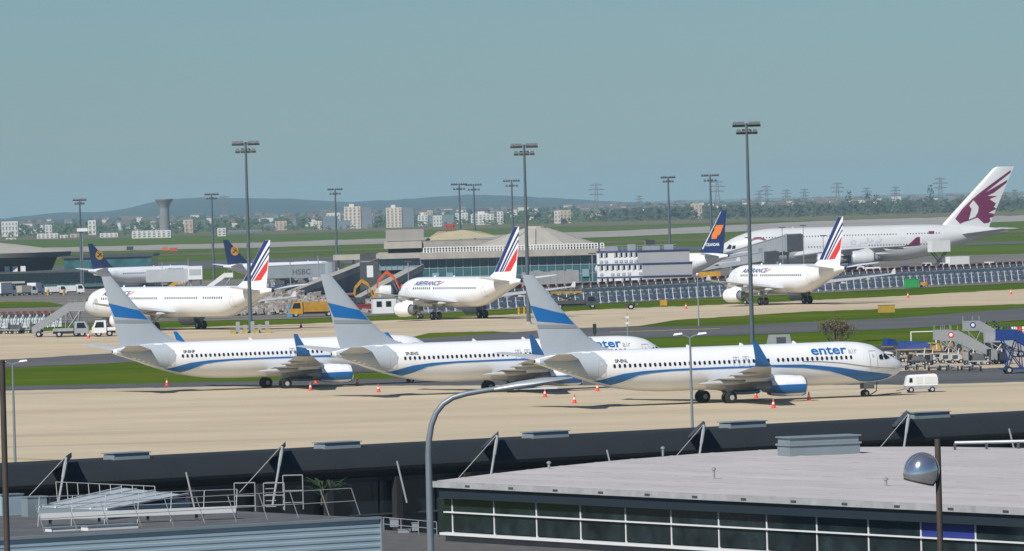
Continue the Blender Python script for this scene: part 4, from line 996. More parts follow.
HGL = mat('hall_glass', (.014, .024, .026), .08, var=.8, scale=.9, spec=.5)  # blotches in the colour imitate reflections on the panes
BLIND = mat('blue_blind', (.02, .035, .22), .6)
for i, (a, b) in enumerate(zip(cols, cols[1:])):
    for k, (z0, z1) in enumerate(((zs, zm), (zm, zt))):
        MB().box(a + .05, b - .05, .33, .36, z0 + .04, z1 - .03).build('pane', BLIND if (i == 11 and k == 1) else HGL, hall)
for a in cols[1:]: MB().box(a - .026, a + .026, .31, .40, zs, zt).build('mullion', WFR, hall)
MB().box(.05, el + 7.5, .22, .395, zm - .026, zm + .026).build('transom', WFR, hall)
MB().box(.0, el + 7.5, .05, .42, zs - .1, zs).build('sill', WFR, hall)
MB().box(.0, el + 7.5, .32, .7, 0, zs - .132).build('base_wall', CONC, hall)
# inside: pale ceiling pipes seen through the glass
# roof box and vents
p = HL(782, 456, ZR); q = HL(858, 453, ZR)
bx = empty('roof_skylight', at(790, 456.5, ZR), rz * .6, 'grey two-tier skylight box on the pale flat roof', 'skylight')
MB().box(0, 3.15, 0, 1.3, .003, .42).build('lower_tier', SKYL, bx); MB().box(-.06, 3.2, -.06, 1.36, .423, .50).build('middle_lip', SKYL, bx); MB().box(.02, 3.1, .02, 1.28, .503, .74).build('upper_tier', SKYL, bx); MB().box(-.06, 3.2, -.06, 1.36, .743, .79).build('lid', SKYL, bx)
def vent(px, py, label, h=.22):
    v = empty('roof_vent', at(px, py, ZR), 0, label, 'vent'); MB().tube((0, 0, 0), (0, 0, h), .05, .05, 10).build('pipe', GREYM, v); MB().lathe([(h, .09), (h + .06, .09), (h + .1, .02)], (0, 0, 0), 'z', 12).build('cap', GREYM, v)
vent(549, 469, 'small roof vent near the far left edge of the pale roof'); vent(886, 486, 'small roof vent in the middle of the pale roof below the globe lamp'); vent(714, 479, 'small roof vent on the pale roof left of the skylight box', .35); vent(663, 456, 'small roof vent on the far rim left of the skylight box', .3)
pp = empty('roof_pipe', at(955, 450, ZR), 0, 'horizontal grey pipe on low stands on the pale roof at right', 'pipe')
MB().tube((0, 0, .3), (4.2, -.6, .3), .07).build('pipe', GREYM, pp)
for i in range(4): MB().box(i * 1.3 - .05, i * 1.3 + .05, -.25 - i * .19 + .2, -.15 - i * .19 + .2, 0, .3).build('stand', DKGREY, pp)
# lower roof in front of the hall
LOWR = mat('gravel_roof', (.105, .10, .095), .95, var=.3, scale=1.5, bump=.3)
lr = [at(372, 529, 6.2), at(441, 534, 6.2), at(1100, 592, 6.2), at(1100, 760, 6.2), at(372, 660, 6.2)]
lb = empty('lower_building', (lr[0].x, lr[0].y, 0), 0, 'low building with dark gravel roof between the corrugated box and the glass hall', 'building')
o = Vector((lr[0].x, lr[0].y, 0)); MB().prism([(v.x - o.x, v.y - o.y) for v in lr], 6.0, 6.2).build('roof', LOWR, lb)
MB().prism([((v.x - o.x) * .98 + .05, (v.y - o.y) * .98 - .2) for v in lr], 0, 5.997).build('wall', CONC, lb)
for a, b, z in (((384, 533), (436, 524), .5), ((384, 533), (436, 524), .25)):
    P = at(384, 533, 6.25); Q = at(436, 536, 6.25)
rl = empty('roof_handrail', at(384, 531, 6.2), 0, 'thin grey handrail on the dark gravel roof behind the curved lamp', 'handrail')
d2 = at(437, 536, 6.2) - at(384, 531, 6.2)
for t in (0, .33, .66, 1): MB().tube((d2.x * t, d2.y * t, 0), (d2.x * t, d2.y * t, .55), .02).build('post', GREYM, rl)
for z in (.28, .55): MB().tube((0, 0, z), (d2.x, d2.y, z), .018).build('rail', GREYM, rl)
for i, (px, py, w, h) in enumerate(((390, 527, .35, .3), (412, 531, .25, .3), (398, 533, .5, .12))):
    u = empty('roof_cabinet', at(px, py, 6.2), 0, ('small grey cabinet on the gravel roof beside the corrugated box', 'small grey cabinet on the gravel roof left of the lamp pole', 'flat grey duct cover on the gravel roof')[i], 'roof unit')
    MB().box(0, w, 0, .3, .002, h).build('body', GREYM, u); MB().box(-.02, w + .02, -.02, .32, h + .001, h + .03).build('lid', SKYL, u)
# ---------------------------------------------------------------- corrugated box with railings, left
CORR = mat('corrugated_blue', (.33, .43, .48), .5, .0, var=.08, scale=.4)
C0 = at(-60, 541, 8.3); C1 = at(380, 516.5, 8.3); cd = Vector((C1.x - C0.x, C1.y - C0.y, 0)); cl = cd.length; rz3 = math.atan2(cd.y, cd.x)
cb = empty('corrugated_building', (C0.x, C0.y, 0), rz3, 'blue-grey corrugated metal building with roof railings at the lower left', 'building')
cx_ = cd.normalized(); cy_ = Vector((-cx_.y, cx_.x, 0))
def CL(px, py, z):
    p = at(px, py, z) - Vector((C0.x, C0.y, 0)); return Vector((cx_.dot(p), cy_.dot(p), z))
rb = MB(); pts = []; z = 8.26; 
rib = MB().loft([[(0, -.005, -.09), (0, -.02, -.06), (0, -.02, .03), (0, -.005, .06)], [(cl, -.005, -.09), (cl, -.02, -.06), (cl, -.02, .03), (cl, -.005, .06)]]).build('cladding_rib', CORR, cb)
for i in range(14):
    c = rib if i == 0 else rib.copy()
    if i: link(c, cb)
    c.location = (0, 0, 8.0 - i * .235)
MB().box(0, cl, 0, 17, 0, 8.2).build('wall', CORR, cb)
MB().box(-.05, cl + .04, -.1, .12, 8.205, 8.30).build('roof_edge', SKYL, cb)
MB().box(cl - .02, cl + .05, -.1, .02, 5, 8.2).build('corner_trim', SKYL, cb)
MB().box(0, cl, .13, 17, 8.202, 8.24).build('roof', mat('roof_felt', (.10, .10, .10), .95, var=.3, scale=.8), cb)
# railing along the front edge: leaning posts and rails
def railing(label, A_, B_, n, h, lean, m, rails=(1., .5), parent=None):
    A_ = Vector(A_); B_ = Vector(B_); root = empty('roof_railing', A_, 0, label, 'railing'); d = B_ - A_; nrm = Vector((-d.y, d.x, 0)).normalized()
    tp = nrm * lean[1] + d.normalized() * lean[0] + Vector((0, 0, h))
    for i in range(n + 1): MB().tube(d * (i / n), d * (i / n) + tp, .015, None, 6).build('post', m, root)
    for r in rails: MB().tube(tp * r, d + tp * r, .014, None, 6).build('rail', m, root)
    return root
def CW(x, y, z): return Vector((C0.x, C0.y, 0)) + cx_ * x + cy_ * y + Vector((0, 0, z))
def onC(px, py, z=8.24): return at(px, py, z)
railing('leaning grey handrail along the front edge of the corrugated building roof', onC(45, 533), onC(360, 514.5), 10, .95, (-.28, .1), STRUT, (1., .52))
railing('second handrail set back on the corrugated building roof', onC(38, 527), onC(236, 519), 6, 1.05, (.12, .2), GREYM, (1., .6))
railing('sloping handrail rising to the left above the rooftop skylight', onC(58, 506), onC(157, 511), 9, .9, (-.3, .1), STRUT, (1.,))
# rooftop glazed lantern, ducts and pipes
gl = empty('roof_lantern', onC(38, 512), 0, 'long low glazed rooftop lantern behind the leaning handrail', 'skylight')
G0, G1, G2, G3 = [onC(*q) - onC(38, 512) for q in ((38, 517), (108, 520), (190, 510), (120, 503))]
MB().slab([G0, G1, G2, G3], (0, 0, .35)).build('lantern_box', SKYL, gl)
MB().slab([G0 + Vector((.1, .2, .352)), G1 + Vector((-.1, .2, .352)), G2 + Vector((-.2, -.2, .55)), G3 + Vector((.2, -.2, .55))], (0, 0, .03)).build('lantern_glass', mat('lantern_glass', (.42, .46, .47), .55), gl)
for t in (0.02, .25, .5, .75, .98):
    P = G0.lerp(G1, t) + Vector((0, .1, .38)); Q = G3.lerp(G2, t) + Vector((0, -.1, .6)); MB().bar(P, Q, .06, .06).build('glazing_bar', WFR, gl)
du = empty('roof_duct', onC(40, 527), 0, 'long pale duct lying across the corrugated building roof', 'duct')
P = onC(235, 519.5) - onC(40, 527); MB().bar((0, .3, .35), (P.x, P.y + .3, .35), .3, .22).build('duct', mat('duct_white', (.6, .61, .6), .5), du)
for t in (.05, .3, .55, .8): MB().box(P.x * t - .05, P.x * t + .05, P.y * t + .25, P.y * t + .35, 0, .25).build('stand', DKGREY, du)
for i, (px, py, w, h, lb_) in enumerate(((52, 532, 1.3, .12, 'flat white plate on the corrugated roof, left of two'), (88, 531, 2.0, .14, 'flat white plate on the corrugated roof, right of two'), (2, 516, .9, .75, 'blue-grey roof cabinet by the dark post'), (28, 517, .8, .7, 'grey roof cabinet left of the lantern'))):
    u = empty('roof_box', onC(px, py), rz3, lb_, 'roof unit'); MB().box(0, w, 0, .5, .002, h).build('body', (WFR, WFR, CORR, SKYL)[i], u); MB().box(-.03, w + .03, -.03, .53, h + .001, h + .04).build('lid', SKYL, u)
# access ladder with cage
ld_ = empty('roof_ladder', onC(235, 512), 0, 'white caged access ladder standing on the corrugated roof', 'ladder')
for k, (dx, w, h) in enumerate(((0, .75, 1.05), (1.05, .75, 1.0), (1.75, .72, 1.25))):
    m_ = MB()
    for x in (dx, dx + w): m_.tube((x, k * .4, 0), (x, k * .4, h), .022, None, 6)
    m_.tube((dx, k * .4, h), (dx + w, k * .4, h), .022, None, 6); m_.tube((dx, k * .4, h * .55), (dx + w, k * .4, h * .55), .018, None, 6); m_.tube((dx, k * .4, h * .2), (dx + w, k * .4, h * .2), .018, None, 6); m_.build('guard_frame', STRUT, ld_)
for i in range(5): MB().tube((1.12, .2, .15 + .22 * i), (1.5, .2, .15 + .22 * i), .016, None, 6).build('rung', STRUT, ld_)
# palm-like plant by the dark pier
def leafy(name, loc, label, n, ln, m, cat='plant', up=.9, spread=1., seed=1):
    root = empty(name, loc, 0, label, cat); rnd = random.Random(seed)
    MB().tube((0, 0, 0), (0, 0, ln * .5), .07, .05, 6).build('stem', MATS['bark'], root)
    for _ in range(n):
        a = rnd.uniform(0, 6.28); d = Vector((math.cos(a), math.sin(a), 0)) * spread; z0 = rnd.uniform(.2, .5) * ln; L_ = ln * rnd.uniform(.6, 1.); w = .05 * ln * rnd.uniform(.6, 1.2); s = Vector((-math.sin(a), math.cos(a), 0)) * w
        b = MB(); pts = [Vector((0, 0, z0)) + d * L_ * t + Vector((0, 0, up * L_ * (t - t * t * rnd.uniform(.55, .95)))) for t in (0, .35, .7, 1)]
        ws = (.4, 1, .8, .05); vs = []
        for p_, q_ in zip(pts, ws): vs += [p_ - s * q_, p_ + s * q_]
        b.add(vs, [(2 * i, 2 * i + 1, 2 * i + 3, 2 * i + 2) for i in range(3)]); b.build('leaf', m, root, fix=False)
    return root
LF = [mat('leaf_bright', (.07, .12, .02), .6, var=.3, scale=3), mat('leaf_dark', (.025, .05, .012), .6, var=.3, scale=3)]
p = at(322, 506, 6.6); 
leafy('palm_plant', at(322, 505, 6.9), 'green palm-like plant in front of the dark pier', 46, 1.5, LF[1], seed=4)
# ---------------------------------------------------------------- street lamps near the camera
def near(px, py, Y): return at_d(px, py, Y)
Y = 105.; b0 = near(430, 551, Y); POLE = mat('lamp_pole_grey', (.20, .235, .255), .45, .3, var=.08, scale=2)
lm = empty('street_lamp', (b0.x, Y, 0), 0, 'grey street lamp with long curved arm in the foreground', 'street lamp'); O = Vector((b0.x, Y, 0))
path = [Vector((0, 0, 0)), Vector((0, 0, 8))] + [near(px, py, Y) - O for px, py in ((429.5, 500), (428.5, 455), (429, 440), (431.5, 425), (436, 413), (443, 404), (453, 397.5), (467, 393.5), (482, 391), (498, 388.5))]
MB().path(path, [.075, .065, .055, .052, .05, .048, .047, .046, .045, .044, .042, .04], 12).build('pole', POLE, lm, smooth=60)
h0, h1 = near(494, 389.5, Y) - O, near(573, 378, Y) - O; d = h1 - h0; up = Vector((0, 0, 1))
rings = []
for t, w, hu, hd in ((0, .05, .035, .03), (.08, .08, .05, .045), (.3, .13, .075, .06), (.6, .15, .08, .05), (.85, .12, .05, .03), (1., .04, .015, .01)):
    c = h0 + d * t; rings.append([c + Vector((0, w * math.cos(a), (hu if math.sin(a) > 0 else hd) * math.sin(a))) for a in np.linspace(0, 2 * math.pi, 14, endpoint=False)])
MB().loft(rings).build('lamp_head', mat('lamp_head_grey', (.36, .39, .40), .4, .3), lm, smooth=50)
MB().box(h0.x + d.x * .25, h0.x + d.x * .8, -.09, .09, (h0 + d * .5).z - .085, (h0 + d * .5).z - .055).build('lamp_glass', LAMPG, lm)
# globe lamp on the right
Y = 92.; g0 = near(940.5, 551, Y); gt = near(937.5, 439, Y)
gl = empty('globe_lamp', (gt.x, Y, 0), 0, 'mirrored bowl-shaped globe lamp on a dark post at lower right', 'street lamp'); O = Vector((gt.x, Y, 0))
PB = mat('post_brown', (.055, .045, .035), .6, var=.3, scale=2)
MB().tube((0, 0, 0), (0, 0, gt.z), .05, .042, 12).build('post', PB, gl, smooth=60)
gc = near(921.5, 470, Y) - O; s = 1 / ppm(Y)
ax = Vector((.12, 0, 1)).normalized()
MB().bar(Vector((0, 0, gc.z + .12)), gc + Vector((.15, 0, .12)), .04, .05).build('bracket', PB, gl)
prf = [(17.5, .5), (17, 5), (15, 9.5), (11, 13.2), (5, 16.2), (-2, 17.4), (-8, 17), (-11.5, 15.8)]
def tilted(prof, n=28):
    rings = []
    for t, r in prof: rings.append([gc + Matrix.Rotation(R(14), 3, 'Y') @ Vector((r * s * math.cos(a), r * s * math.sin(a), t * s)) for a in np.linspace(0, 2 * math.pi, n, endpoint=False)])
    return rings
MB().loft(tilted(prf), cap=False).build('globe_shell', mat('mirror_bowl', (.72, .73, .73), .14, .9), gl, smooth=60)
MB().loft(tilted([(-11.6, 15.8), (-13, 15.6), (-13.4, 13), (-12, .5)])).build('globe_rim', PB, gl, smooth=40)
hoop = [gc + Matrix.Rotation(R(14), 3, 'Y') @ Vector((17.9 * s * math.cos(a) * .98, -17.9 * s * .25, 17.9 * s * math.sin(a))) for a in np.linspace(-.55, math.pi + .55, 22)]
MB().path(hoop, .008, 6).build('hoop', GREYM, gl, smooth=60)
# dark post at the left edge
gt = near(2, 362, 90.); dp = empty('dark_post', (gt.x, 90., 0), 0, 'dark brown post at the left edge of the picture', 'post')
MB().tube((0, 0, 0), (0, 0, gt.z), .048, .04, 12).build('pole', PB, dp, smooth=60); MB().lathe([(gt.z, .045), (gt.z + .02, .045), (gt.z + .035, .01)], (0, 0, 0), 'z', 12).build('cap', PB, dp)
def twin_lamp(px, py, Y, wpx, label):
    t = near(px, py, Y); root = empty('twin_street_lamp', (t.x, Y, 0), 0, label, 'street lamp', 'twin-arm lamps on the apron edge'); w = wpx / ppm(Y)
    MB().path([(0, 0, 0), (0, 0, t.z * .6), (0, 0, t.z)], [.11, .09, .065], 10).build('pole', POLE, root, smooth=60)
    for sg in (-1, 1):
        a = MB().path([(0, 0, t.z - .05), (sg * w * .2, 0, t.z + .06), (sg * w * .5, 0, t.z + .16)], .045, 6).build('arm', POLE, root)
        x0, x1 = sorted((sg * w * .42, sg * w))
        MB().loft([[(x0, -.12, t.z + .12), (x1, -.1, t.z + .2), (x1, .1, t.z + .2), (x0, .12, t.z + .12)], [(x0 + .1, -.08, t.z + .27), (x1 - .08, -.06, t.z + .3), (x1 - .08, .06, t.z + .3), (x0 + .1, .08, t.z + .27)]]).build('lamp_head', WHITEP, root)
twin_lamp(12.5, 364, 500., 15, 'twin-arm white lamp on a thin pole at the left edge')
twin_lamp(690, 337, 440., 17, 'twin-arm white lamp in front of the nearest white and blue airplane')
# ---------------------------------------------------------------- small things on the ground
def wheel(parent, x, y, r, w, m=None):
    b = MB().lathe([(-w / 2, r * .5), (-w / 2, r * .9), (-w * .3, r), (w * .3, r), (w / 2, r * .9), (w / 2, r * .5)], (0, 0, 0), 'y', 14)
    b.lathe([(-w / 2 - .005, .02), (-w / 2 - .01, r * .48), (w / 2 + .01, r * .48), (w / 2 + .005, .02)], (0, 0, 0), 'y', 12, 1)
    return b.build('wheel', [TYRE, HUB], parent, smooth=40, loc=(x, y, r))
# cones
def make_cone(h):
    root = empty('traffic_cone', (0, 0, 0)); r = .17
    MB().box(-.27, .27, -.27, .27, .0, .06).build('base', ORED, root)
    MB().lathe([(.06, .2), (h * .45, .135)], (0, 0, 0), 'z', 12).build('lower_cone', ORED, root, smooth=50)
    MB().lathe([(h * .45, .136), (h * .66, .095)], (0, 0, 0), 'z', 12).build('white_band', WHITEP, root, smooth=50)
    MB().lathe([(h * .66, .094), (h, .04)], (0, 0, 0), 'z', 12).build('upper_cone', ORED, root, smooth=50)
    return root
proto = make_cone(.88)
CN = [(167, 386, 'cone under the tail of the farthest white and blue airplane'), (310.5, 391, 'bright cone just right of the main wheels of the farthest airplane'), (316, 383.5, 'cone behind the main wheels of the farthest airplane'), (357.5, 386, 'cone ahead of the farthest airplane engine'),
    (378.5, 392.5, 'cone under the tail of the middle airplane'), (545, 397.5, 'cone left of the nearest airplane tail shadow, left of two'), (574.5, 403.5, 'larger cone under the nearest airplane tail, right of two'), (597.5, 391.5, 'cone hidden half behind the nearest airplane rear belly'),
    (773.5, 408.5, 'largest cone, in front of the nearest airplane engine'), (756, 398.5, 'dark-looking cone behind the nearest airplane main wheels'), (809, 401, 'cone between the nearest airplane engine and nose wheel'), (301, 328, 'cone on the taxiway right of the tall dark mast'), (686, 309, 'lone cone before the blast fence, left of the right white jet'),
    (908, 298, 'lone cone on the right taxiway behind the yellow marker board'), (1011, 294.5, 'cone at the far right end of the taxiway'), (88.5, 338.5, 'cone beside the stair truck under the long white jet nose')]
for i, (px, py, lab) in enumerate(CN):
    o = proto if i == 0 else copy_tree(proto); o.location = ong(px, py); tag(o, 'small red and white ' + lab, 'cone', 'traffic cones')
# ground power cart
def power_cart():
    p = ong(921, 392.5); root = empty('power_cart', p, R(3), 'small white ground power cart beside the nearest airplane nose', 'power cart'); root.scale = (.88, .88, .92)
    L_, W_ = 3.5, 1.7
    MB().loft([[(-1.75, -.85, .35), (1.75, -.85, .35), (1.75, .85, .35), (-1.75, .85, .35)], [(-1.8, -.86, .75), (1.78, -.86, .75), (1.78, .86, .75), (-1.8, .86, .75)]]).build('skirt', GREYM, root)
    MB().loft([[(-1.78, -.86, .753), (1.78, -.86, .753), (1.78, .86, .753), (-1.78, .86, .753)], [(-1.55, -.8, 1.7), (1.7, -.8, 1.78), (1.7, .8, 1.78), (-1.55, .8, 1.7)], [(-1.3, -.7, 1.85), (1.5, -.7, 1.92), (1.5, .7, 1.92), (-1.3, .7, 1.85)]]).build('body', WHITEP, root, smooth=25)
    MB().slab([(-1.35, -.872, 1.1), (-1.0, -.872, 1.1), (-1.0, -.83, 1.55), (-1.3, -.83, 1.55)], (0, -.02, 0)).build('side_window', DARKW, root)
    for x in (-.6, .35, 1.1): MB().slab([(x, -.868, .95), (x + .7, -.868, .95), (x + .68, -.825, 1.6), (x + .02, -.825, 1.6)], (0, -.015, 0)).build('access_panel', mat('panel_white', (.62, .63, .62), .5), root)
    MB().lathe([(1.92, .1), (2.06, .09), (2.12, .02)], (.9, 0, 0), 'z', 10).build('beacon', RED, root)
    for x in (-1.15, 1.15):
        for y in (-.75, .75): wheel(root, x, y, .33, .22)
    MB().tube((-1.8, 0, .4), (-2.7, 0, .25), .04).build('tow_bar', DKGREY, root)
power_cart()
a = ong(901, 393.5); b = ong(868, 396.5); b.z = 0
pts = [a.lerp(b, t) + Vector((0, .5 * math.sin(t * 5), .06)) for t in np.linspace(0, 1, 10)] + [b + Vector((.8, 0, .5)), b + Vector((.9, .2, 1.4))]
cbl = MB().path([p - a for p in pts], .05, 6).build('power_cable', BLACK, None, smooth=60, loc=a); tag(cbl, 'dark power cable lying from the white cart to the airplane nose', 'cable')
# passenger stairs
def stairs(px, py, L_, h, mside, mframe, label, rz=0., logo=None, flip=1, group='mobile passenger stairs', canopy=False):
    p = ong(px, py); root = empty('passenger_stairs', p, rz, label, 'stairs', group); s = flip; W_ = .9
    MB().box(*sorted((0, s * L_)), -W_, W_, .45, .62).build('chassis', mframe, root)
    for x in (.8, L_ - .9):
        for y in (-W_, W_): wheel(root, s * x, y, .4, .25)
    pl = 1.7
    MB().box(*sorted((-s * .4, s * pl)), -W_, W_, h - .12, h).build('platform', mframe, root)
    n = 13
    st = MB().box(0, .32, -W_ + .08, W_ - .08, -.05, 0).build('step', GREYM, root)
    for i in range(n):
        c = st if i == 0 else st.copy()
        if i: link(c, root)
        t = (i + .5) / n; c.location = (s * (pl + (L_ - pl) * t) - .16, 0, h * (1 - t) + .15)
    for y in (-W_, W_ - .05):
        MB().slab([(s * pl, y, h - .25), (s * L_, y, .4), (s * L_, y, 1.35), (s * pl, y, h + 1.0)], (0, .05, 0)).build('side_panel', mside, root)
        MB().slab([(-s * .3, y, h + .002), (s * pl * .98, y, h + .002), (s * pl * .98, y, h + 1.0), (-s * .3, y, h + 1.0)], (0, .05, 0)).build('platform_panel', mside, root)
        for x in (-.25, pl * .5, pl * .95): MB().tube((s * x, y + .02, h + 1.0), (s * x, y + .02, h + 1.55), .03, None, 6).build('post', mframe, root)
        for x0, x1 in ((.7, .3), (2.2, pl + .3), (.7, pl), (2.2, .2)): MB().tube((s * x0, y + .02, .6), (s * x1, y + .02, h - .1), .06, None, 6).build('support', mframe, root)
    if logo:
        MB().lathe([(-W_ - .03, .34), (-W_ - .005, .34)], (s * pl * .5, 0, h + .55), 'y', 18).build('round_logo', logo, root)
        MB().lathe([(-W_ - .045, .2), (-W_ - .031, .2)], (s * pl * .5, 0, h + .55), 'y', 14).build('logo_centre', WHITEP, root)
    return root
STG = mat('stair_grey', (.30, .31, .31), .5, .2, var=.08, scale=1)
stairs(944, 362, 5.4, 2.5, STG, STG, 'grey passenger stairs with a red round logo, left of the parked group', R(-3), RED)
stairs(937, 358, 5.0, 2.2, GREYM, GREYM, 'lower grey passenger stairs partly hidden behind the red-logo stairs', R(2), DBLUE)
stairs(966, 355, 6.0, 2.9, STG, STG, 'highest grey passenger stairs with a blue round logo, by the green bush', R(-2), DBLUE)
stairs(1000.5, 374, 7.0, 3.6, DBLUE, DBLUE, 'large blue passenger stairs at the right edge', R(4), None)
stairs(988, 358, 4.6, 1.9, GREYM, GREYM, 'small grey passenger stairs between the tall grey and the blue ones', R(0), None)
stairs(83, 336, 6.6, 3.4, STG, GREYM, 'grey passenger stairs leading to the long white jet on the left', R(178), None)
# tow bars and dollies in the yard
def tow_bar(px, py, rz, label):
    p = ong(px, py); root = empty('tow_bar', p, rz, label, 'tow bar', 'tow bars laid out in the yard')
    MB().tube((0, 0, .45), (3.6, 0, .4), .06).build('bar', WHITEP, root); MB().tube((2.0, -.6, .3), (2.0, .6, .3), .05).build('axle', DKGREY, root)
    MB().lathe([(-.05, .16), (.05, .16)], (0, 0, .45), 'y', 12).build('ring', DKGREY, root); MB().box(3.4, 3.75, -.2, .2, .3, .6).build('head', GREYM, root); MB().tube((.9, 0, .45), (.7, 0, .02), .035).build('leg', DKGREY, root)
    for y in (-.6, .6): wheel(root, 2.0, y, .28, .14)
for i, (px, py) in enumerate(((897, 370.5), (908, 371), (918, 370), (929, 371.5), (940, 370.5), (951, 371.5), (962, 371), (972, 372))):
    tow_bar(px, py, R(70 + 6 * (i % 3)), ['leftmost', 'second from left', 'third from left', 'fourth from left', 'fourth from right', 'third from right', 'second from right', 'rightmost'][i] + ' of the row of white tow bars in the yard')
def unit(px, py, label, m, yel=True, big=1.):
    p = ong(px, py); root = empty('start_unit', p, R(random.uniform(-15, 15)), label, 'service unit', 'small white service units'); q = big
    MB().loft([[(-.7 * q, -.5, .35), (.7 * q, -.5, .35), (.7 * q, .5, .35), (-.7 * q, .5, .35)], [(-.6 * q, -.45, 1.15), (.5 * q, -.45, 1.0), (.5 * q, .45, 1.0), (-.6 * q, .45, 1.15)]]).build('body', m, root)
    MB().box(-.5 * q, .1 * q, -.53, -.46, .55, .95).build('grille', DKGREY, root)
    for x in (-.5 * q, .5 * q):
        for y in (-.45, .45): wheel(root, x, y, .25, .15)
    MB().tube((.25, 0, 1.0), (.4, 0, 1.7), .06, .04).build('boom', WHITEP, root)
    if yel: MB().tube((.8, .1, .3), (.85, .1, 1.6), .07).build('yellow_post', YEL, root)
for i, (px, py, yl) in enumerate(((922, 363, False), (930, 364, False), (946, 363.5, True), (956, 363.5, True), (970.5, 364.5, True), (999, 364, True))):
    unit(px, py, ['leftmost', 'second from left', 'third from left', 'fourth from left', 'fifth from left', 'rightmost'][i] + ' of the small white service units behind the tow bars', mat('worn_white', (.48, .48, .46), .6, var=.25, scale=2), yl, .95)
WOOD = mat('deck_wood', (.36, .25, .16), .8, var=.2, scale=1.5)
def flatbed(px, py, L_, h, label, load=None, rz=0.):
    p = ong(px, py); root = empty('baggage_trailer', p, rz, label, 'trailer', 'flatbed trailers in the yard')
    MB().box(0, L_, -.8, .8, h - .14, h).build('deck', WOOD, root); MB().box(.1, L_ - .1, -.6, .6, h - .28, h - .142).build('frame', DKGREY, root)
    for x in (.5, L_ - .5):
        for y in (-.7, .7): wheel(root, x, y, .25, .16)
    MB().tube((0, 0, h - .2), (-.9, 0, .25), .04).build('drawbar', DKGREY, root)
    if load == 'tarp': MB().loft([[(.2, -.75, h + .002), (L_ - .2, -.75, h + .002), (L_ - .2, .75, h + .002), (.2, .75, h + .002)], [(.4, -.6, h + .9), (L_ - .6, -.55, h + .75), (L_ - .6, .55, h + .8), (.4, .6, h + .95)]]).build('blue_tarpaulin', DBLUE, root)
    if load == 'frame':
        for x in (.05, L_ - .05):
            for y in (-.7, .7): MB().tube((x, y, h), (x, y, h + 1.3), .04, None, 6).build('upright', WHITEP, root)
        for y in (-.7, .7): MB().tube((.05, y, h + 1.3), (L_ - .05, y, h + 1.3), .04, None, 6).build('top_rail', WHITEP, root)
    if load == 'yellow':
        for i in range(4): MB().box(.2 + i * .7, .7 + i * .7, -.4, .4, h + .002, h + .5 + .25 * (i % 2)).build('yellow_rack', YEL, root)
flatbed(896, 358, 4.2, 1.0, 'trailer with a blue tarpaulin just behind the nearest airplane nose', 'tarp')
flatbed(911, 353.5, 3.0, 1.2, 'trailer with a white tubular frame behind the blue tarpaulin', 'frame')
flatbed(898, 362.5, 3.8, .7, 'low wooden flatbed trailer below the blue tarpaulin')
flatbed(913, 360, 3.8, .75, 'wooden flatbed trailer left of the yellow racks', None)
flatbed(930, 357, 3.6, .8, 'trailer loaded with yellow racks beside the grey stairs', 'yellow')
flatbed(883, 354, 2.0, .9, 'short dark trailer peeking over the nearest airplane cockpit', 'tarp', R(20))
tk = empty('striped_tank', ong(1017, 348), 0, 'red and white striped tank behind the blue stairs', 'tank')
for i in range(4): MB().lathe([(i * .62, .6), (i * .62 + .61, .6)], (-.6, 0, 1.9), 'x', 20).build('band', [WHITEP, RED][i % 2], tk, smooth=40)
for x in (-.7, 1.1): MB().box(x - .1, x + .1, -.55, .55, 0, 1.35).build('saddle', DKGREY, tk)
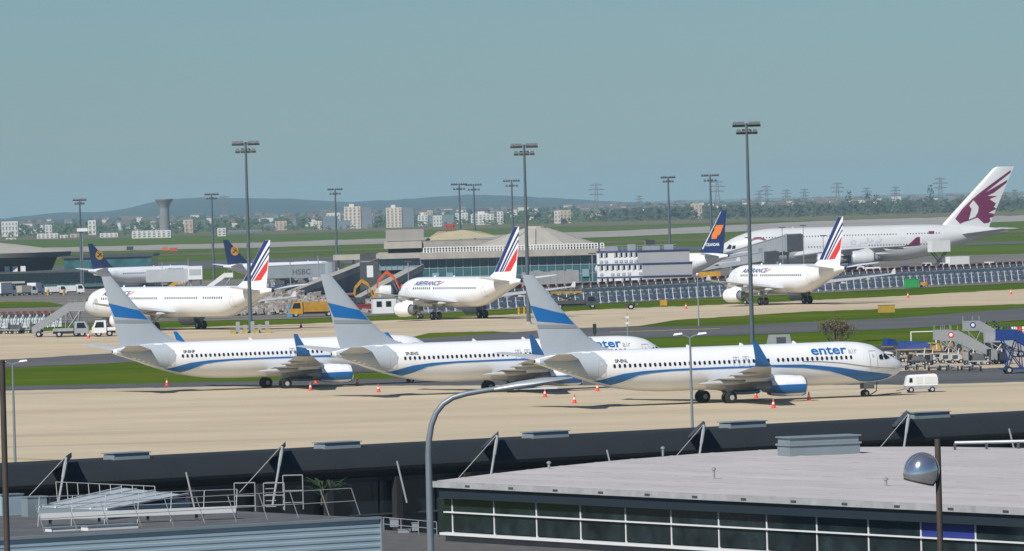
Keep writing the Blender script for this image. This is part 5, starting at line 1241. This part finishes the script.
# left side: dolly train, stair truck, tractor
for i, (px, py) in enumerate(((4, 334), (15, 334), (26, 333.5), (37, 333))):
    p = ong(px, py); root = empty('baggage_dolly', p, R(-8), ['first', 'second', 'third', 'fourth'][i] + ' from the left of the grey baggage dollies before the left fence', 'dolly', 'grey baggage dollies')
    MB().box(-.8, .75, -.8, .8, .5, .62).build('deck', GREYM, root)
    for x in (-.8, .7): MB().box(x, x + .05, -.8, .8, .622, 1.5).build('end_frame', GREYM, root)
    for x in (-.55, .5):
        for y in (-.7, .7): wheel(root, x, y, .24, .16)
    if i % 2: MB().box(-.6, .6, -.6, .6, .622, 1.25).build('load', [DKGREY, GREEN][i // 2] if i < 2 else DKGREY, root)
def truck(name, label, cat, px, py, rz, L_, h, cabm, bodym, boxh, group=None, Y=None, wid=2.3, cabl=1.8, gapdark=True):
    p = ong(px, py) if Y is None else gx(px, Y); root = empty(name, p, rz, label, cat, group); w = wid / 2
    MB().box(-L_ / 2, L_ / 2, -w * .8, w * .8, .45, .75).build('chassis', DKGREY, root)
    x0 = L_ / 2 - cabl
    cb_ = MB().loft([[(x0, -w, .5), (L_ / 2, -w, .5), (L_ / 2, w, .5), (x0, w, .5)], [(x0, -w, h * .55), (L_ / 2 + .05, -w, h * .55), (L_ / 2 + .05, w, h * .55), (x0, w, h * .55)], [(x0 + .05, -w * .9, h), (L_ / 2 - .45, -w * .9, h), (L_ / 2 - .45, w * .9, h), (x0 + .05, w * .9, h)]]).build('cab', cabm, root)
    MB().slab([(L_ / 2 + .06, -w * .85, h * .57), (L_ / 2 + .06, w * .85, h * .57), (L_ / 2 - .4, w * .8, h * .95), (L_ / 2 - .4, -w * .8, h * .95)], (.02, 0, .01)).build('windscreen', DARKW, cb_)
    for s in (-1, 1): MB().slab([(x0 + .3, s * (w + .005), h * .57), (L_ / 2 - .25, s * (w + .005), h * .57), (L_ / 2 - .55, s * (w * .93), h * .92), (x0 + .35, s * (w * .93), h * .92)], (0, s * .015, 0)).build('side_window', DARKW, cb_)
    if boxh: MB().box(-L_ / 2, x0 - .12, -w, w, .78, boxh).build('cargo_body', bodym, root)
    for x in (-L_ / 2 + .8, L_ / 2 - .8):
        for y in (-w * .85, w * .85): wheel(root, x, y, .42, .26)
    for s in (-1, 1): MB().box(L_ / 2 + .052, L_ / 2 + .09, s * w * .7 - .14, s * w * .7 + .14, .65, .85).build('headlight', LAMPG, cb_)
    return root
truck('baggage_tractor', 'white baggage tractor beneath the long white jet nose', 'tractor', 104, 336.5, R(185), 3.0, 2.1, WHITEP, WHITEP, 1.2)
truck('service_truck', 'grey service truck chassis beside the left grey stairs', 'truck', 71, 337, R(2), 4.6, 2.0, GREYM, GREYM, 1.15)
truck('dump_truck', 'yellow dump truck with blue cab front before the rubble field', 'truck', 312, 317, R(186), 6.4, 2.3, YEL, mat('dirty_yellow', (.42, .22, .012), .6, var=.25, scale=1.5), 2.2)
bl = empty('blue_barrier', ong(291.5, 317), 0, 'blue plastic barrier just left of the yellow dump truck', 'barrier'); MB().box(-.5, .5, -.3, .3, 0, 1.9).build('panel', mat('light_blue', (.08, .28, .55), .5), bl); MB().box(-.6, .6, -.45, .45, 0.002, .2).build('foot', mat('light_blue', (.08, .28, .55), .5), bl)
G = 'vehicles parked along the left terminal'
truck('box_truck', 'white box truck at the far left below the glass terminal', 'truck', 5, 296.5, R(60), 6.5, 2.7, WHITEP, WHITEP, 3.3, G)
truck('delivery_van', 'pale van with boxy cargo body right of the white box truck', 'van', 27, 295.5, R(40), 4.6, 2.3, WHITEP, CONC2, 2.4, G)
truck('delivery_van', 'tall white van third from the left below the glass terminal', 'van', 36, 294.8, R(70), 5.0, 2.6, WHITEP, WHITEP, 2.9, G)
truck('delivery_van', 'white van with teal stripe before the leftmost mast', 'van', 56, 295, R(20), 4.8, 2.2, WHITEP, WHITEP, 2.0, G)
truck('delivery_van', 'white van just right of the leftmost mast foot', 'van', 73, 294.3, R(10), 5.2, 2.3, WHITEP, WHITEP, 2.1, G)
for i, px in enumerate((48, 64)):
    u = empty('yellow_bollard', ong(px, 295.5), 0, ('yellow bollard left of the teal-striped van', 'yellow bollard between the two white vans by the mast')[i], 'bollard'); MB().tube((0, 0, 0), (0, 0, 1.3), .3, .3, 10).build('post', YEL, u); MB().lathe([(1.3, .31), (1.45, .2)], (0, 0, 0), 'z', 10).build('cap', YEL, u)
gs = patch('grass_strip', [(-60, 309), (45, 307.5), (62, 306.5)], [(-60, 303), (45, 302), (62, 305)], GRASS, .08, rows=6, cols=12)
truck('cargo_loader', 'dark flatbed loader with yellow crane body behind the middle mast', 'truck', 576, 309, R(2), 6.4, 1.9, DKGREY, DKGREY, 1.3)
cl_ = empty('yellow_loader', ong(566, 306.5), R(4), 'yellow scissor loader deck above the dark flatbed', 'loader')
MB().box(-2.2, 2.4, -.9, .9, 2.0, 2.3).build('deck', mat('dirty_yellow', (.42, .22, .012)), cl_); MB().bar((-2, 0, .5), (2, 0, 1.95), .2, .2).build('scissor_arm', YEL, cl_); MB().bar((2, .3, .5), (-2, .3, 1.95), .2, .2).build('scissor_arm', YEL, cl_); MB().box(-2.2, 2.4, -.85, .85, .25, .55).build('base_frame', DKGREY, cl_)
for x in (-2.2, -.7, .8, 2.3): MB().tube((x, -.85, 2.35), (x, -.85, 3.1), .04, None, 6).build('rail_post', YEL, cl_)
truck('baggage_tug', 'tiny dark tug with red top on the taxiway edge below the container offices', 'tug', 631, 309.5, R(0), 1.7, 1.0, DKGREY, mat('dull_red', (.30, .05, .04), .6), .8, None, None, 1.2, .7)
hy = empty('marker_box', ong(663.5, 306.5), 0, 'small orange marker box in front of the blast fence', 'marker'); MB().box(-.5, .5, -.4, .4, .15, .95).build('box', YEL, hy); MB().box(-.3, .3, -.3, .3, 0, .148).build('foot', DKGREY, hy)
for i, (px, py) in enumerate(((519, 314.5), (524.5, 314.5))):
    u = empty('yellow_bollard', ong(px, py), 0, ('left', 'right')[i] + ' one of two yellow bollards at the foot of the middle mast', 'bollard'); MB().tube((0, 0, 0), (0, 0, 1.1), .16, .16, 8).build('post', YEL, u); MB().lathe([(1.1, .17), (1.2, .1)], (0, 0, 0), 'z', 8).build('cap', BLACK, u)
# excavators
def excavator(px, py, rz, m, label, k=1.):
    p = ong(px, py); root = empty('excavator', p, rz, label, 'excavator', 'excavators at the demolition site')
    for y in (-.95, .95):
        pr = [(1.7 * math.cos(a) if abs(math.cos(a)) > .3 else 1.7 * math.cos(a), .42 + .42 * math.sin(a)) for a in np.linspace(0, 2 * math.pi, 16, endpoint=False)]
        MB().loft([[(x * k, y * k - .25, z * k) for x, z in pr], [(x * k, y * k + .25, z * k) for x, z in pr]]).build('track', BLACK, root)
    MB().box(-1.6 * k, 1.1 * k, -1.1 * k, 1.1 * k, .95 * k, 1.9 * k).build('engine_housing', m, root)
    cb_ = MB().loft([[(.0, -1.1 * k, 1.903 * k), (1.1 * k, -1.1 * k, 1.903 * k), (1.1 * k, -.2 * k, 1.903 * k), (0, -.2 * k, 1.903 * k)], [(.1, -1.05 * k, 2.8 * k), (.9 * k, -1.05 * k, 2.8 * k), (.9 * k, -.25 * k, 2.8 * k), (.1, -.25 * k, 2.8 * k)]]).build('cab', m, root)
    MB().box(.15 * k, .9 * k, -1.13 * k, -1.105 * k, 2.05 * k, 2.65 * k).build('cab_window', DARKW, cb_)
    e1 = Vector((3.2 * k, .3, 4.9 * k)); e2 = Vector((4.6 * k, .3, 3.4 * k)); e0 = Vector((1.0 * k, .3, 1.7 * k)); e3 = Vector((4.9 * k, .3, 1.5 * k))
    MB().loft([[q + Vector((0, s * .22, dz * .3)) for s, dz in ((-1, -1), (1, -1), (1, 1), (-1, 1))] for q in (e0, e0.lerp(e1, .55) + Vector((-.3, 0, .4)), e1)]).build('boom', m, root)
    MB().bar(e1, e2, .36, .42).build('stick', m, root); MB().bar(e2, e3, .3, .36).build('lower_stick', m, root)
    MB().tube(e0 + Vector((.5, 0, 0)), e0.lerp(e1, .6), .1).build('ram', METAL, root)
    MB().loft([[e3 + Vector((-.1, -.5, .1)), e3 + Vector((.6, -.5, .0)), e3 + Vector((.6, .5, .0)), e3 + Vector((-.1, .5, .1))], [e3 + Vector((-.7, -.5, -.6)), e3 + Vector((.1, -.5, -.9)), e3 + Vector((.1, .5, -.9)), e3 + Vector((-.7, .5, -.6))]]).build('bucket', DKGREY, root)
excavator(377, 303.5, R(190), YEL, 'yellow excavator with raised arm at the ramp', .78)
excavator(407, 301.5, R(182), ORNG, 'orange red excavator with raised arm, half hidden by the white jet', 1.02)
of = empty('site_office', ong(384, 314), R(8), 'small white site office hut with window beside the grass verge', 'hut')
MB().box(-1.7, 1.7, -1.1, 1.1, .1, 2.4).build('wall', WHITEP, of); MB().box(-1.85, 1.85, -1.25, 1.25, 2.403, 2.55).build('roof', GREYM, of)
for x in (-1.2, .2): MB().box(x, x + .75, -1.16, -1.105, 1.1, 1.9).build('window', DARKW, of)
MB().box(1.703, 3.6, -1.0, 1.0, .1, 2.2).build('grey_annex', SHADEG, of)
dk = empty('red_skip', ong(364, 312), 0, 'dark red rubble skip left of the white site hut', 'skip'); MB().loft([[(-1.6, -.8, .2), (1.6, -.8, .2), (1.6, .8, .2), (-1.6, .8, .2)], [(-2, -.9, 1.2), (2, -.9, 1.2), (2, .9, 1.2), (-2, .9, 1.2)]]).build('tub', mat('skip_red', (.22, .03, .035), .6, var=.2), dk); MB().box(-1.7, 1.7, -.95, .95, 1.0, 1.1).build('rim', mat('skip_red', (.22, .03, .035), .6), dk)
mx = empty('concrete_mixer', ong(386, 306), R(5), 'white round tank on a stand behind the yellow excavator', 'tank'); MB().lathe([(-1.2, .6), (-.8, 1.1), (.8, 1.1), (1.2, .6)], (0, 0, 2.2), 'x', 18).build('drum', WHITEP, mx, smooth=40); MB().box(-.9, .9, -.7, .7, 0, 1.15).build('stand', DKGREY, mx)
# rubble field
rnd = random.Random(21); rv = MB()
def rock(c, s):
    vs = []; 
    for k in range(8):
        sx, sy, sz = (k & 1) * 2 - 1, (k >> 1 & 1) * 2 - 1, (k >> 2 & 1) * 2 - 1
        vs.append((c[0] + sx * s * rnd.uniform(.5, 1.1), c[1] + sy * s * rnd.uniform(.5, 1.1), c[2] + sz * s * rnd.uniform(.3, .9)))
    rv.add(vs, [(0, 2, 3, 1), (4, 5, 7, 6), (0, 1, 5, 4), (1, 3, 7, 5), (3, 2, 6, 7), (2, 0, 4, 6)], rnd.choice([0, 0, 1, 2]))
for _ in range(2600):
    px = rnd.uniform(232, 395); Yr = rnd.uniform(1000, 1110); p = gx(px, Yr); mound = max(0, 1 - ((px - 285) / 62) ** 2) * (.9 + 1.6 * max(0, (Yr - 1010) / 100)) if px < 350 else .25
    rock((p.x, Yr, p.z + mound * rnd.uniform(.2, 1.)), rnd.uniform(.15, .5))
ro = rv.build('rubble', [CONC, mat('rubble_grey', (.30, .28, .26), .9, var=.2), mat('rubble_brown', (.24, .20, .16), .9, var=.2)], fix=False); tag(ro, kind='stuff')
# ---------------------------------------------------------------- jet bridges
def jet_bridge(label, a, b, Y0, Y1, hgt, wid, txt=None, cab=True, tsize=1.4, legs=(.25, .8), mside=None):
    A_ = at_d(*a, Y0); B_ = at_d(*b, Y1); d = B_ - A_; L_ = math.hypot(d.x, d.y); root = empty('jet_bridge', (A_.x, A_.y, gz(A_.y)), math.atan2(d.y, d.x), label, 'jet bridge', 'passenger jet bridges'); za = A_.z - gz(A_.y); zb = B_.z - gz(A_.y); w = wid / 2
    SM = mside or mat('bridge_grey', (.44, .46, .47), .5, .1, var=.1, scale=.5)
    f = lambda t: za + (zb - za) * t
    for i, (t0, t1, k) in enumerate(((0, .48, .92), (.482, 1, 1.))):
        MB().loft([[(L_ * t, -w * k, f(t) - hgt * k), (L_ * t, w * k, f(t) - hgt * k), (L_ * t, w * k, f(t) - (1 - k) * .2), (L_ * t, -w * k, f(t) - (1 - k) * .2)] for t in (t0, t1)]).build('tunnel', SM, root)
        MB().loft([[(L_ * t, -w * k - .1, f(t) + .003), (L_ * t, w * k + .1, f(t) + .003), (L_ * t, w * k + .1, f(t) + .16), (L_ * t, -w * k - .1, f(t) + .16)] for t in (t0, t1)]).build('roof', mat('bridge_roof', (.5, .52, .53), .5), root)
    for t in legs:
        for s in (-1, 1): MB().box(L_ * t - .25, L_ * t + .25, s * w * .8 - .2, s * w * .8 + .2, 0, f(t) - hgt).build('leg', GREYM, root)
        MB().box(L_ * t - .4, L_ * t + .4, -w, w, f(t) - hgt - .5, f(t) - hgt - .01).build('cross_beam', GREYM, root)
    if cab:
        MB().lathe([(zb - hgt - .3, w * 1.25), (zb + .3, w * 1.25)], (L_ + w * .6, 0, 0), 'z', 14).build('rotunda', mat('bridge_cab', (.30, .33, .35), .5, .1), root)
        MB().box(L_ + w * 1.4, L_ + w * 2.6, -w * 1.1, w * 1.1, zb - hgt - .2, zb + .15).build('cab', DKGREY, root)
    if txt:
        ps = text_polys(txt, tsize, .02); a0, a1 = text_width(ps); x0 = L_ * .62 - (a1 - a0) / 2
        m_ = MB()
        for p_ in ps: m_.add([(x0 + x - a0, -w - .03, f(.6) - hgt * .72 + y) for x, y in p_], [tuple(range(len(p_)))])
        m_.build('lettering', DKGREY if mside else LINEGREY, root, fix=False)
    return root
jet_bridge('grey jet bridge with HSBC lettering left of the long ramp', (262, 266.5), (326, 263.5), 1500, 1500, 3.0, 3.0, 'HSBC', True, 1.7, (.15, .75), mat('bridge_side_mid', (.26, .29, .31), .5, .1, var=.1, scale=.5))
jet_bridge('grey jet bridge with dark cab reaching the pale double-decker', (728, 254), (792, 235), 1560, 1490, 3.4, 3.0, 'HSBC', True, 1.9, (.12, .45, .85))
jet_bridge('low grey jet bridge in front of the pale double-decker nose', (690, 266), (768, 252), 1500, 1440, 1.9, 2.6, None, True, 1, (.2, .6))
jb = empty('bridge_cab', gx(196, 1500), 0, 'white boxy jet bridge cab on legs left of the rear navy fin', 'bridge cab')
zt = at_d(196, 266, 1500).z - gz(1500); MB().box(-1.6, 1.6, -1.5, 1.5, zt - 3, zt).build('cab', WHITEP, jb); MB().box(-1.3, 1.3, -1.56, -1.505, zt - 2, zt - .7).build('window', SHADEG, jb)
for x in (-1.2, 1.): MB().box(x, x + .3, -.3, .3, 0, zt - 3.003).build('leg', GREYM, jb)
MB().box(-11, -1.61, -.5, 2, zt - 3.4, zt - .6).build('tunnel', mat('bridge_grey', (.22, .25, .27)), jb)
stairs(190, 293, 5.5, 3.2, YEL, YEL, 'yellow service steps below the left jet bridge cab', R(180), None, 1, 'service steps')
stairs(232, 292, 6.0, 3.4, WHITEP, GREYM, 'pale passenger steps under the rear navy-finned jet', R(180), None, 1, 'service steps')
# high-lift catering trucks at the double-decker
def catering(px, py, lift, label):
    root = truck('catering_truck', label, 'truck', px, py, R(200), 6.5, 2.5, WHITEP, WHITEP, 0, 'high-lift trucks beside the double-decker')
    MB().box(-3.2, 1.4, -1.2, 1.2, lift, lift + 2.6).build('lift_box', WHITEP, root)
    for s in (-1, 1): MB().bar((-2.6, s * .8, .8), (.8, s * .8, lift), .18, .22).build('scissor_arm', DKGREY, root); MB().bar((.8, s * .6, .8), (-2.6, s * .6, lift), .18, .22).build('scissor_arm', DKGREY, root)
    MB().box(-1.6, -.2, -1.24, -1.205, lift + .7, lift + 1.9).build('mark', MAROON, root)
catering(936, 273.5, 4.9, 'white catering box lifted high against the rear of the double-decker')
catering(954, 274, 1.2, 'white catering truck with lowered box behind the tail of the double-decker')
G = 'service vehicles under the double-decker'
truck('service_van', 'white van with dark windows beneath the double-decker wing', 'van', 868, 277, R(180), 5, 2.2, WHITEP, WHITEP, 2.0, G)
truck('belt_loader', 'yellow belt loader under the double-decker belly', 'loader', 897, 276.5, R(170), 5.5, 1.8, YEL, DKGREY, 1.2, G)
truck('service_van', 'blue service van under the double-decker tail wing', 'van', 912, 276, R(190), 4.8, 2.1, DBLUE, DBLUE, 1.9, G)
truck('service_van', 'red and white van behind the right white jet fin', 'van', 880, 279.5, R(180), 4.5, 2.0, RED, WHITEP, 1.8, G)
rnd = random.Random(31)
for i in range(9):
    px = 968 + i * 5.6; u = empty('cargo_container', ong(px, 275 - rnd.uniform(0, 3)), R(rnd.uniform(-20, 20)), ['leftmost', 'second', 'third', 'fourth', 'middle', 'sixth', 'seventh', 'second last', 'rightmost'][i] + ' of the pale cargo containers behind the blast fence at far right', 'container', 'air cargo containers at far right')
    h = rnd.uniform(1.3, 2.6); w = rnd.uniform(.8, 1.3)
    MB().loft([[(-w * .7, -.8, .3), (w * .7, -.8, .3), (w * .7, .8, .3), (-w * .7, .8, .3)], [(-w, -.8, .8), (w, -.8, .8), (w, .8, .8), (-w, .8, .8)], [(-w, -.8, h), (w, -.8, h), (w, .8, h), (-w, .8, h)]]).build('shell', [WHITEP, SHADEG, GREYM][i % 3], u); MB().box(-w * .6, w * .6, -.84, -.803, .9, h - .15).build('curtain', [SHADEG, WHITEP, DKGREY][i % 3], u); MB().box(-w, w, -.8, .8, .12, .28).build('dolly', DKGREY, u)
gb = empty('green_container', ong(911.5, 288), R(4), 'bright green container at the blast fence on the right', 'container'); MB().box(-1.15, 1.15, -.7, .7, .1, 1.4).build('body', GREEN, gb); MB().box(-1.2, 1.2, -.75, .75, 1.403, 1.5).build('lid', GREEN, gb)
for i in range(5): MB().box(-1 + i * .45, -.9 + i * .45, -.74, -.705, .15, 1.35).build('rib', GREEN, gb)
ol = empty('mini_loader', ong(923, 287.5), R(180), 'small orange loader beside the green container', 'loader'); MB().box(-.7, .4, -.4, .4, .3, .9).build('body', YEL, ol); MB().bar((.3, 0, .7), (-1.1, 0, .3), .2, .2).build('arm', YEL, ol); MB().bar((-.6, 0, .9), (-.75, 0, 1.7), .1, .1).build('mast', ORNG, ol)
for x in (-.5, .25):
    for y in (-.4, .4): wheel(ol, x, y, .22, .15)
yb = empty('yellow_container', gx(711, 1175), 0, 'yellow container behind the blast fence left of the right white jet', 'container'); MB().box(-2, 1.7, -.9, .9, 1.5, 2.8).build('body', YEL, yb); MB().box(-2.0, 1.7, -.8, .8, .2, 1.497).build('stand', DKGREY, yb)
for i in range(5): MB().box(-1.8 + i * .75, -1.7 + i * .75, -.94, -.905, 1.55, 2.75).build('rib', YEL, yb)
# ---------------------------------------------------------------- markers, posts
def board(px, py, w, h, m, label, cat='marker'):
    u = empty('marker_board', ong(px, py), 0, label, cat); MB().box(-w / 2, w / 2, -.12, .12, .25, h).build('panel', m, u)
    for s in (-1, 1): MB().tube((s * w * .35, 0, 0), (s * w * .35, 0, .25), .06).build('leg', DKGREY, u)
    MB().box(-w / 2 - .04, w / 2 + .04, -.14, .14, h + .001, h + .06).build('cap', DKGREY, u)
MUST = mat('board_mustard', (.38, .25, .02), .7, var=.2, scale=1.)
board(886.5, 314.5, 2.2, 1.2, MUST, 'mustard yellow marker board standing in the right grass strip')
gbx = empty('vent_housing', ong(779, 348), 0, 'grey slanted vent housing behind the nearest airplane roof', 'vent'); MB().loft([[(-1.6, -.5, 0), (1.6, -.5, 0), (1.6, .5, 0), (-1.6, .5, 0)], [(-1.2, -.4, 1.6), (1.3, -.4, 1.6), (1.3, .4, 1.6), (-1.2, .4, 1.6)]]).build('body', STG, gbx); MB().box(-.3, .8, -.5, -.46, .5, 1.3).build('grille', DKGREY, gbx)
bp = empty('black_signal_post', ong(595, 343), 0, 'short black signal post behind the middle airplane roof', 'signal'); MB().tube((0, 0, 0), (0, 0, 2.3), .07).build('post', BLACK, bp); MB().box(-.22, .22, -.15, .15, 1.1, 2.35).build('head', BLACK, bp)
sp = empty('weather_post', ong(627.8, 345), 0, 'thin grey post with small white boxes behind the middle airplane nose', 'post'); MB().tube((0, 0, 0), (0, 0, 3.8), .06).build('pole', GREYM, sp)
for z in (2.5, 3.2): MB().box(-.2, .2, -.1, .1, z, z + .3).build('box', WHITEP, sp)
Yp = 850; tp = at_d(697.5, 276, Yp); lp = empty('thin_lamp_post', (tp.x, Yp, gz(Yp)), 0, 'thin lamp post with small white light left of the right white jet', 'lamp post'); hh = tp.z - gz(Yp)
MB().tube((0, 0, 0), (0, 0, hh), .09, .06).build('pole', GREYM, lp); MB().lathe([(hh, .12), (hh + .2, .22), (hh + .4, .1)], (0, 0, 0), 'z', 10).build('light', WHITEP, lp); MB().bar((0, 0, hh - .2), (1.3, 0, hh - .1), .06, .06).build('arm', GREYM, lp)
for i, (px, py, m, lab) in enumerate(((130, 250.5, BLACK, 'black runway marker board above the front navy fin'), (165, 251, ORNG, 'orange runway board, left of the two on the far runway'), (173.5, 251.5, RED, 'red runway board, right of the two on the far runway'), (650, 246, BLACK, 'dark runway equipment box left of the dark blue fin'))): board(px, py, (3.4, 2.6, 3.6, 4.0)[i], (2.0, 1.7, 1.7, 2.4)[i], m, lab)
wp = empty('high_lamp', at_d(82, 229, 1640) - Vector((0, 0, 9)), 0, 'white lamp box on a slim bracket beside the leftmost mast', 'lamp'); MB().box(-1.2, 1.4, -.5, .5, 8.4, 9.2).build('lamp_box', WHITEP, wp); MB().tube((0, 0, 9 - (at_d(82, 229, 1640).z - gz(1640))), (0, 0, 8.4), .12).build('pole', GREYM, wp)
# ---------------------------------------------------------------- bushes
def bush(px, py, w, h, label, bare, seed, leafm):
    p = ong(px, py); root = empty('bush', p, 0, label, 'bush'); rnd = random.Random(seed); br = MB(); tips = []
    def grow(q, d, L_, r, n):
        e = q + d * L_; br.tube(q, e, r, r * .6, 4)
        if n == 0: tips.append(e); return
        for _ in range(3 if n > 1 else 4):
            dd = (d + Vector((rnd.uniform(-1, 1), rnd.uniform(-1, 1), rnd.uniform(-.25, .7))) * .75).normalized(); grow(e, dd, L_ * rnd.uniform(.6, .85), r * .6, n - 1)
    for _ in range(8 if bare else 5):
        a = rnd.uniform(0, 6.28); grow(Vector((rnd.uniform(-.3, .3), rnd.uniform(-.3, .3), 0)), Vector((math.cos(a) * .8 * w / h, math.sin(a) * .5, 1)).normalized(), h * .3, .10, 4 if bare else 3)
    br.build('branches', mat('twig', (.10, .075, .05), .9), root, fix=False)
    vs = []; fs = []
    for t in tips:
        for _ in range(2 if bare else 7):
            c = t + Vector((rnd.gauss(0, .25), rnd.gauss(0, .25), rnd.gauss(0, .2))); s = rnd.uniform(.06, .13) if bare else rnd.uniform(.08, .18)
            u = Vector((rnd.uniform(-1, 1), rnd.uniform(-1, 1), rnd.uniform(-1, 1))).normalized(); w_ = u.orthogonal().normalized(); t_ = u.cross(w_); k = len(vs); vs += [c + w_ * s, c + t_ * s * .6, c - w_ * s, c - t_ * s * .6]; fs.append((k, k + 1, k + 2, k + 3))
    lv = MB().add(vs, fs).build('foliage', leafm, root, fix=False)
bush(836, 350, 4.5, 4.0, 'bare brown bush behind the nearest airplane lettering', True, 3, mat('bud_brown', (.16, .13, .06), .9))
bush(995, 350, 2.6, 3.8, 'green bush behind the tall grey stairs', False, 5, LF[0])
bush(1012, 351, 2.2, 2.8, 'reddish bush between the green bush and the striped tank', False, 8, mat('leaf_rust', (.12, .07, .03), .8))

# ---------------------------------------------------------------- clutter round the stands
hw = empty('hoarding_wall', gx(522, 1190), R(2), 'grey blockwork hoarding behind the middle striped fin', 'wall')
for i in range(8): MB().box(i * 1.28, i * 1.28 + 1.25, 0, .3, 0, at_d(540, 271, 1190).z - gz(1190) - (.0 if i % 3 else .15)).build('panel', mat('hoarding_grey', (.27, .27, .27), .9, var=.12, scale=.6), hw)
MB().box(0, 10.3, -.1, .4, 0.002, .3).build('kerb', CONC, hw)
rc = random.Random(77)
CL_ = [(268, 290, 'grey'), (279, 288, 'white'), (297, 291, 'dark'), (313, 293, 'white'), (327, 292, 'grey'), (336, 295, 'dark'), (345, 306, 'red'), (356, 308, 'dark'), (160, 296, 'dark'), (205, 294, 'white'), (215, 295, 'dark'), (248, 292, 'grey'), (120, 296, 'dark'), (135, 296, 'grey'), (822, 281, 'dark'), (838, 280, 'white'), (852, 279, 'grey'), (925, 277, 'dark'), (735, 284, 'white')]
for i, (px, py, c_) in enumerate(sorted(CL_)):
    m_ = dict(grey=GREYM, white=mat('worn_white', (.48, .48, .46)), dark=DKGREY, red=RED)[c_]
    u = truck('service_cart', c_ + ' service cart, ' + ON[i] + ' from the left among the carts about the far stands', 'cart', px, py, R(rc.uniform(0, 360)), rc.uniform(2.4, 4.2), rc.uniform(1.3, 2.0), m_, [GREYM, DKGREY, m_][i % 3], rc.uniform(1.0, 1.9), 'service carts about the stands', None, 1.6, 1.1)
for i, (px, Yp, yt) in enumerate(((290, 1240, 262), (318, 1260, 255), (408, 1200, 262), (592, 1240, 254), (645, 1300, 240), (748, 1420, 238), (782, 1450, 228), (803, 1480, 226), (823, 1500, 236), (162, 1560, 262), (188, 1580, 258))):
    t_ = at_d(px, yt, Yp); lp = empty('stand_lamp', (t_.x, Yp, gz(Yp)), 0, 'slim lamp post ' + ('by the left end of the long ramp', 'by the middle of the long ramp', 'behind the orange excavator', 'left of the container offices', 'behind the container offices roof', 'left of the double-decker jet bridge', 'beside the jet bridge roof', 'over the jet bridge cab', 'right of the jet bridge cab', 'over the front navy-finned jet nose', 'over the left bridge cab')[i], 'lamp post'); h_ = t_.z - gz(Yp)
    MB().tube((0, 0, 0), (0, 0, h_), .11, .08, 6).build('pole', GREYM, lp); MB().box(-.7, .7, -.2, .2, h_, h_ + .22).build('lamp_head', LAMPH, lp)

rc = random.Random(5); DS = sorted((rc.uniform(886, 1004), rc.uniform(352, 366)) for _ in range(18))
for i, (px, py) in enumerate(DS):
    p = ong(px, py); root = empty('equipment_dolly', p, R(rc.uniform(-40, 40)), ON[i] + ' from the left of the dark equipment dollies jumbled in the yard', 'dolly', 'dark dollies in the yard'); L_ = rc.uniform(.8, 1.5); h = rc.uniform(.8, 1.7)
    MB().box(-L_, L_, -.6, .6, .4, .52).build('deck', [DKGREY, GREYM, BLACK][i % 3], root)
    for x in (-L_ + .2, L_ - .2):
        for y in (-.55, .55): wheel(root, x, y, .2, .12)
    for x in (-L_, L_ - .06): MB().box(x, x + .06, -.55, .55, .523, h).build('end_frame', [GREYM, DKGREY, STG][i % 3], root)
    MB().loft([[(-L_ * .7, -.4, .523), (L_ * .6, -.4, .523), (L_ * .6, .4, .523), (-L_ * .7, .4, .523)], [(-L_ * .5, -.3, h * .9), (L_ * .4, -.35, h * .75), (L_ * .4, .3, h * .75), (-L_ * .5, .3, h * .9)]]).build('load', [BLACK, DKGREY, MATS['worn_white'], WOOD][i % 4], root)
# ---------------------------------------------------------------- haze
hz = MB().box(-28000, 28000, -300, 26000, -2.5, 95)
m = bpy.data.materials.new('haze'); m.use_nodes = True; n = m.node_tree.nodes; n.remove(n['Principled BSDF'])
v = n.new('ShaderNodeVolumePrincipled'); v.inputs['Color'].default_value = (.55, .80, 1.0, 1); v.inputs['Density'].default_value = 5.2e-5; v.inputs['Anisotropy'].default_value = 0
m.node_tree.links.new(v.outputs[0], n['Material Output'].inputs['Volume'])
tag(hz.build('haze', m), kind='stuff')
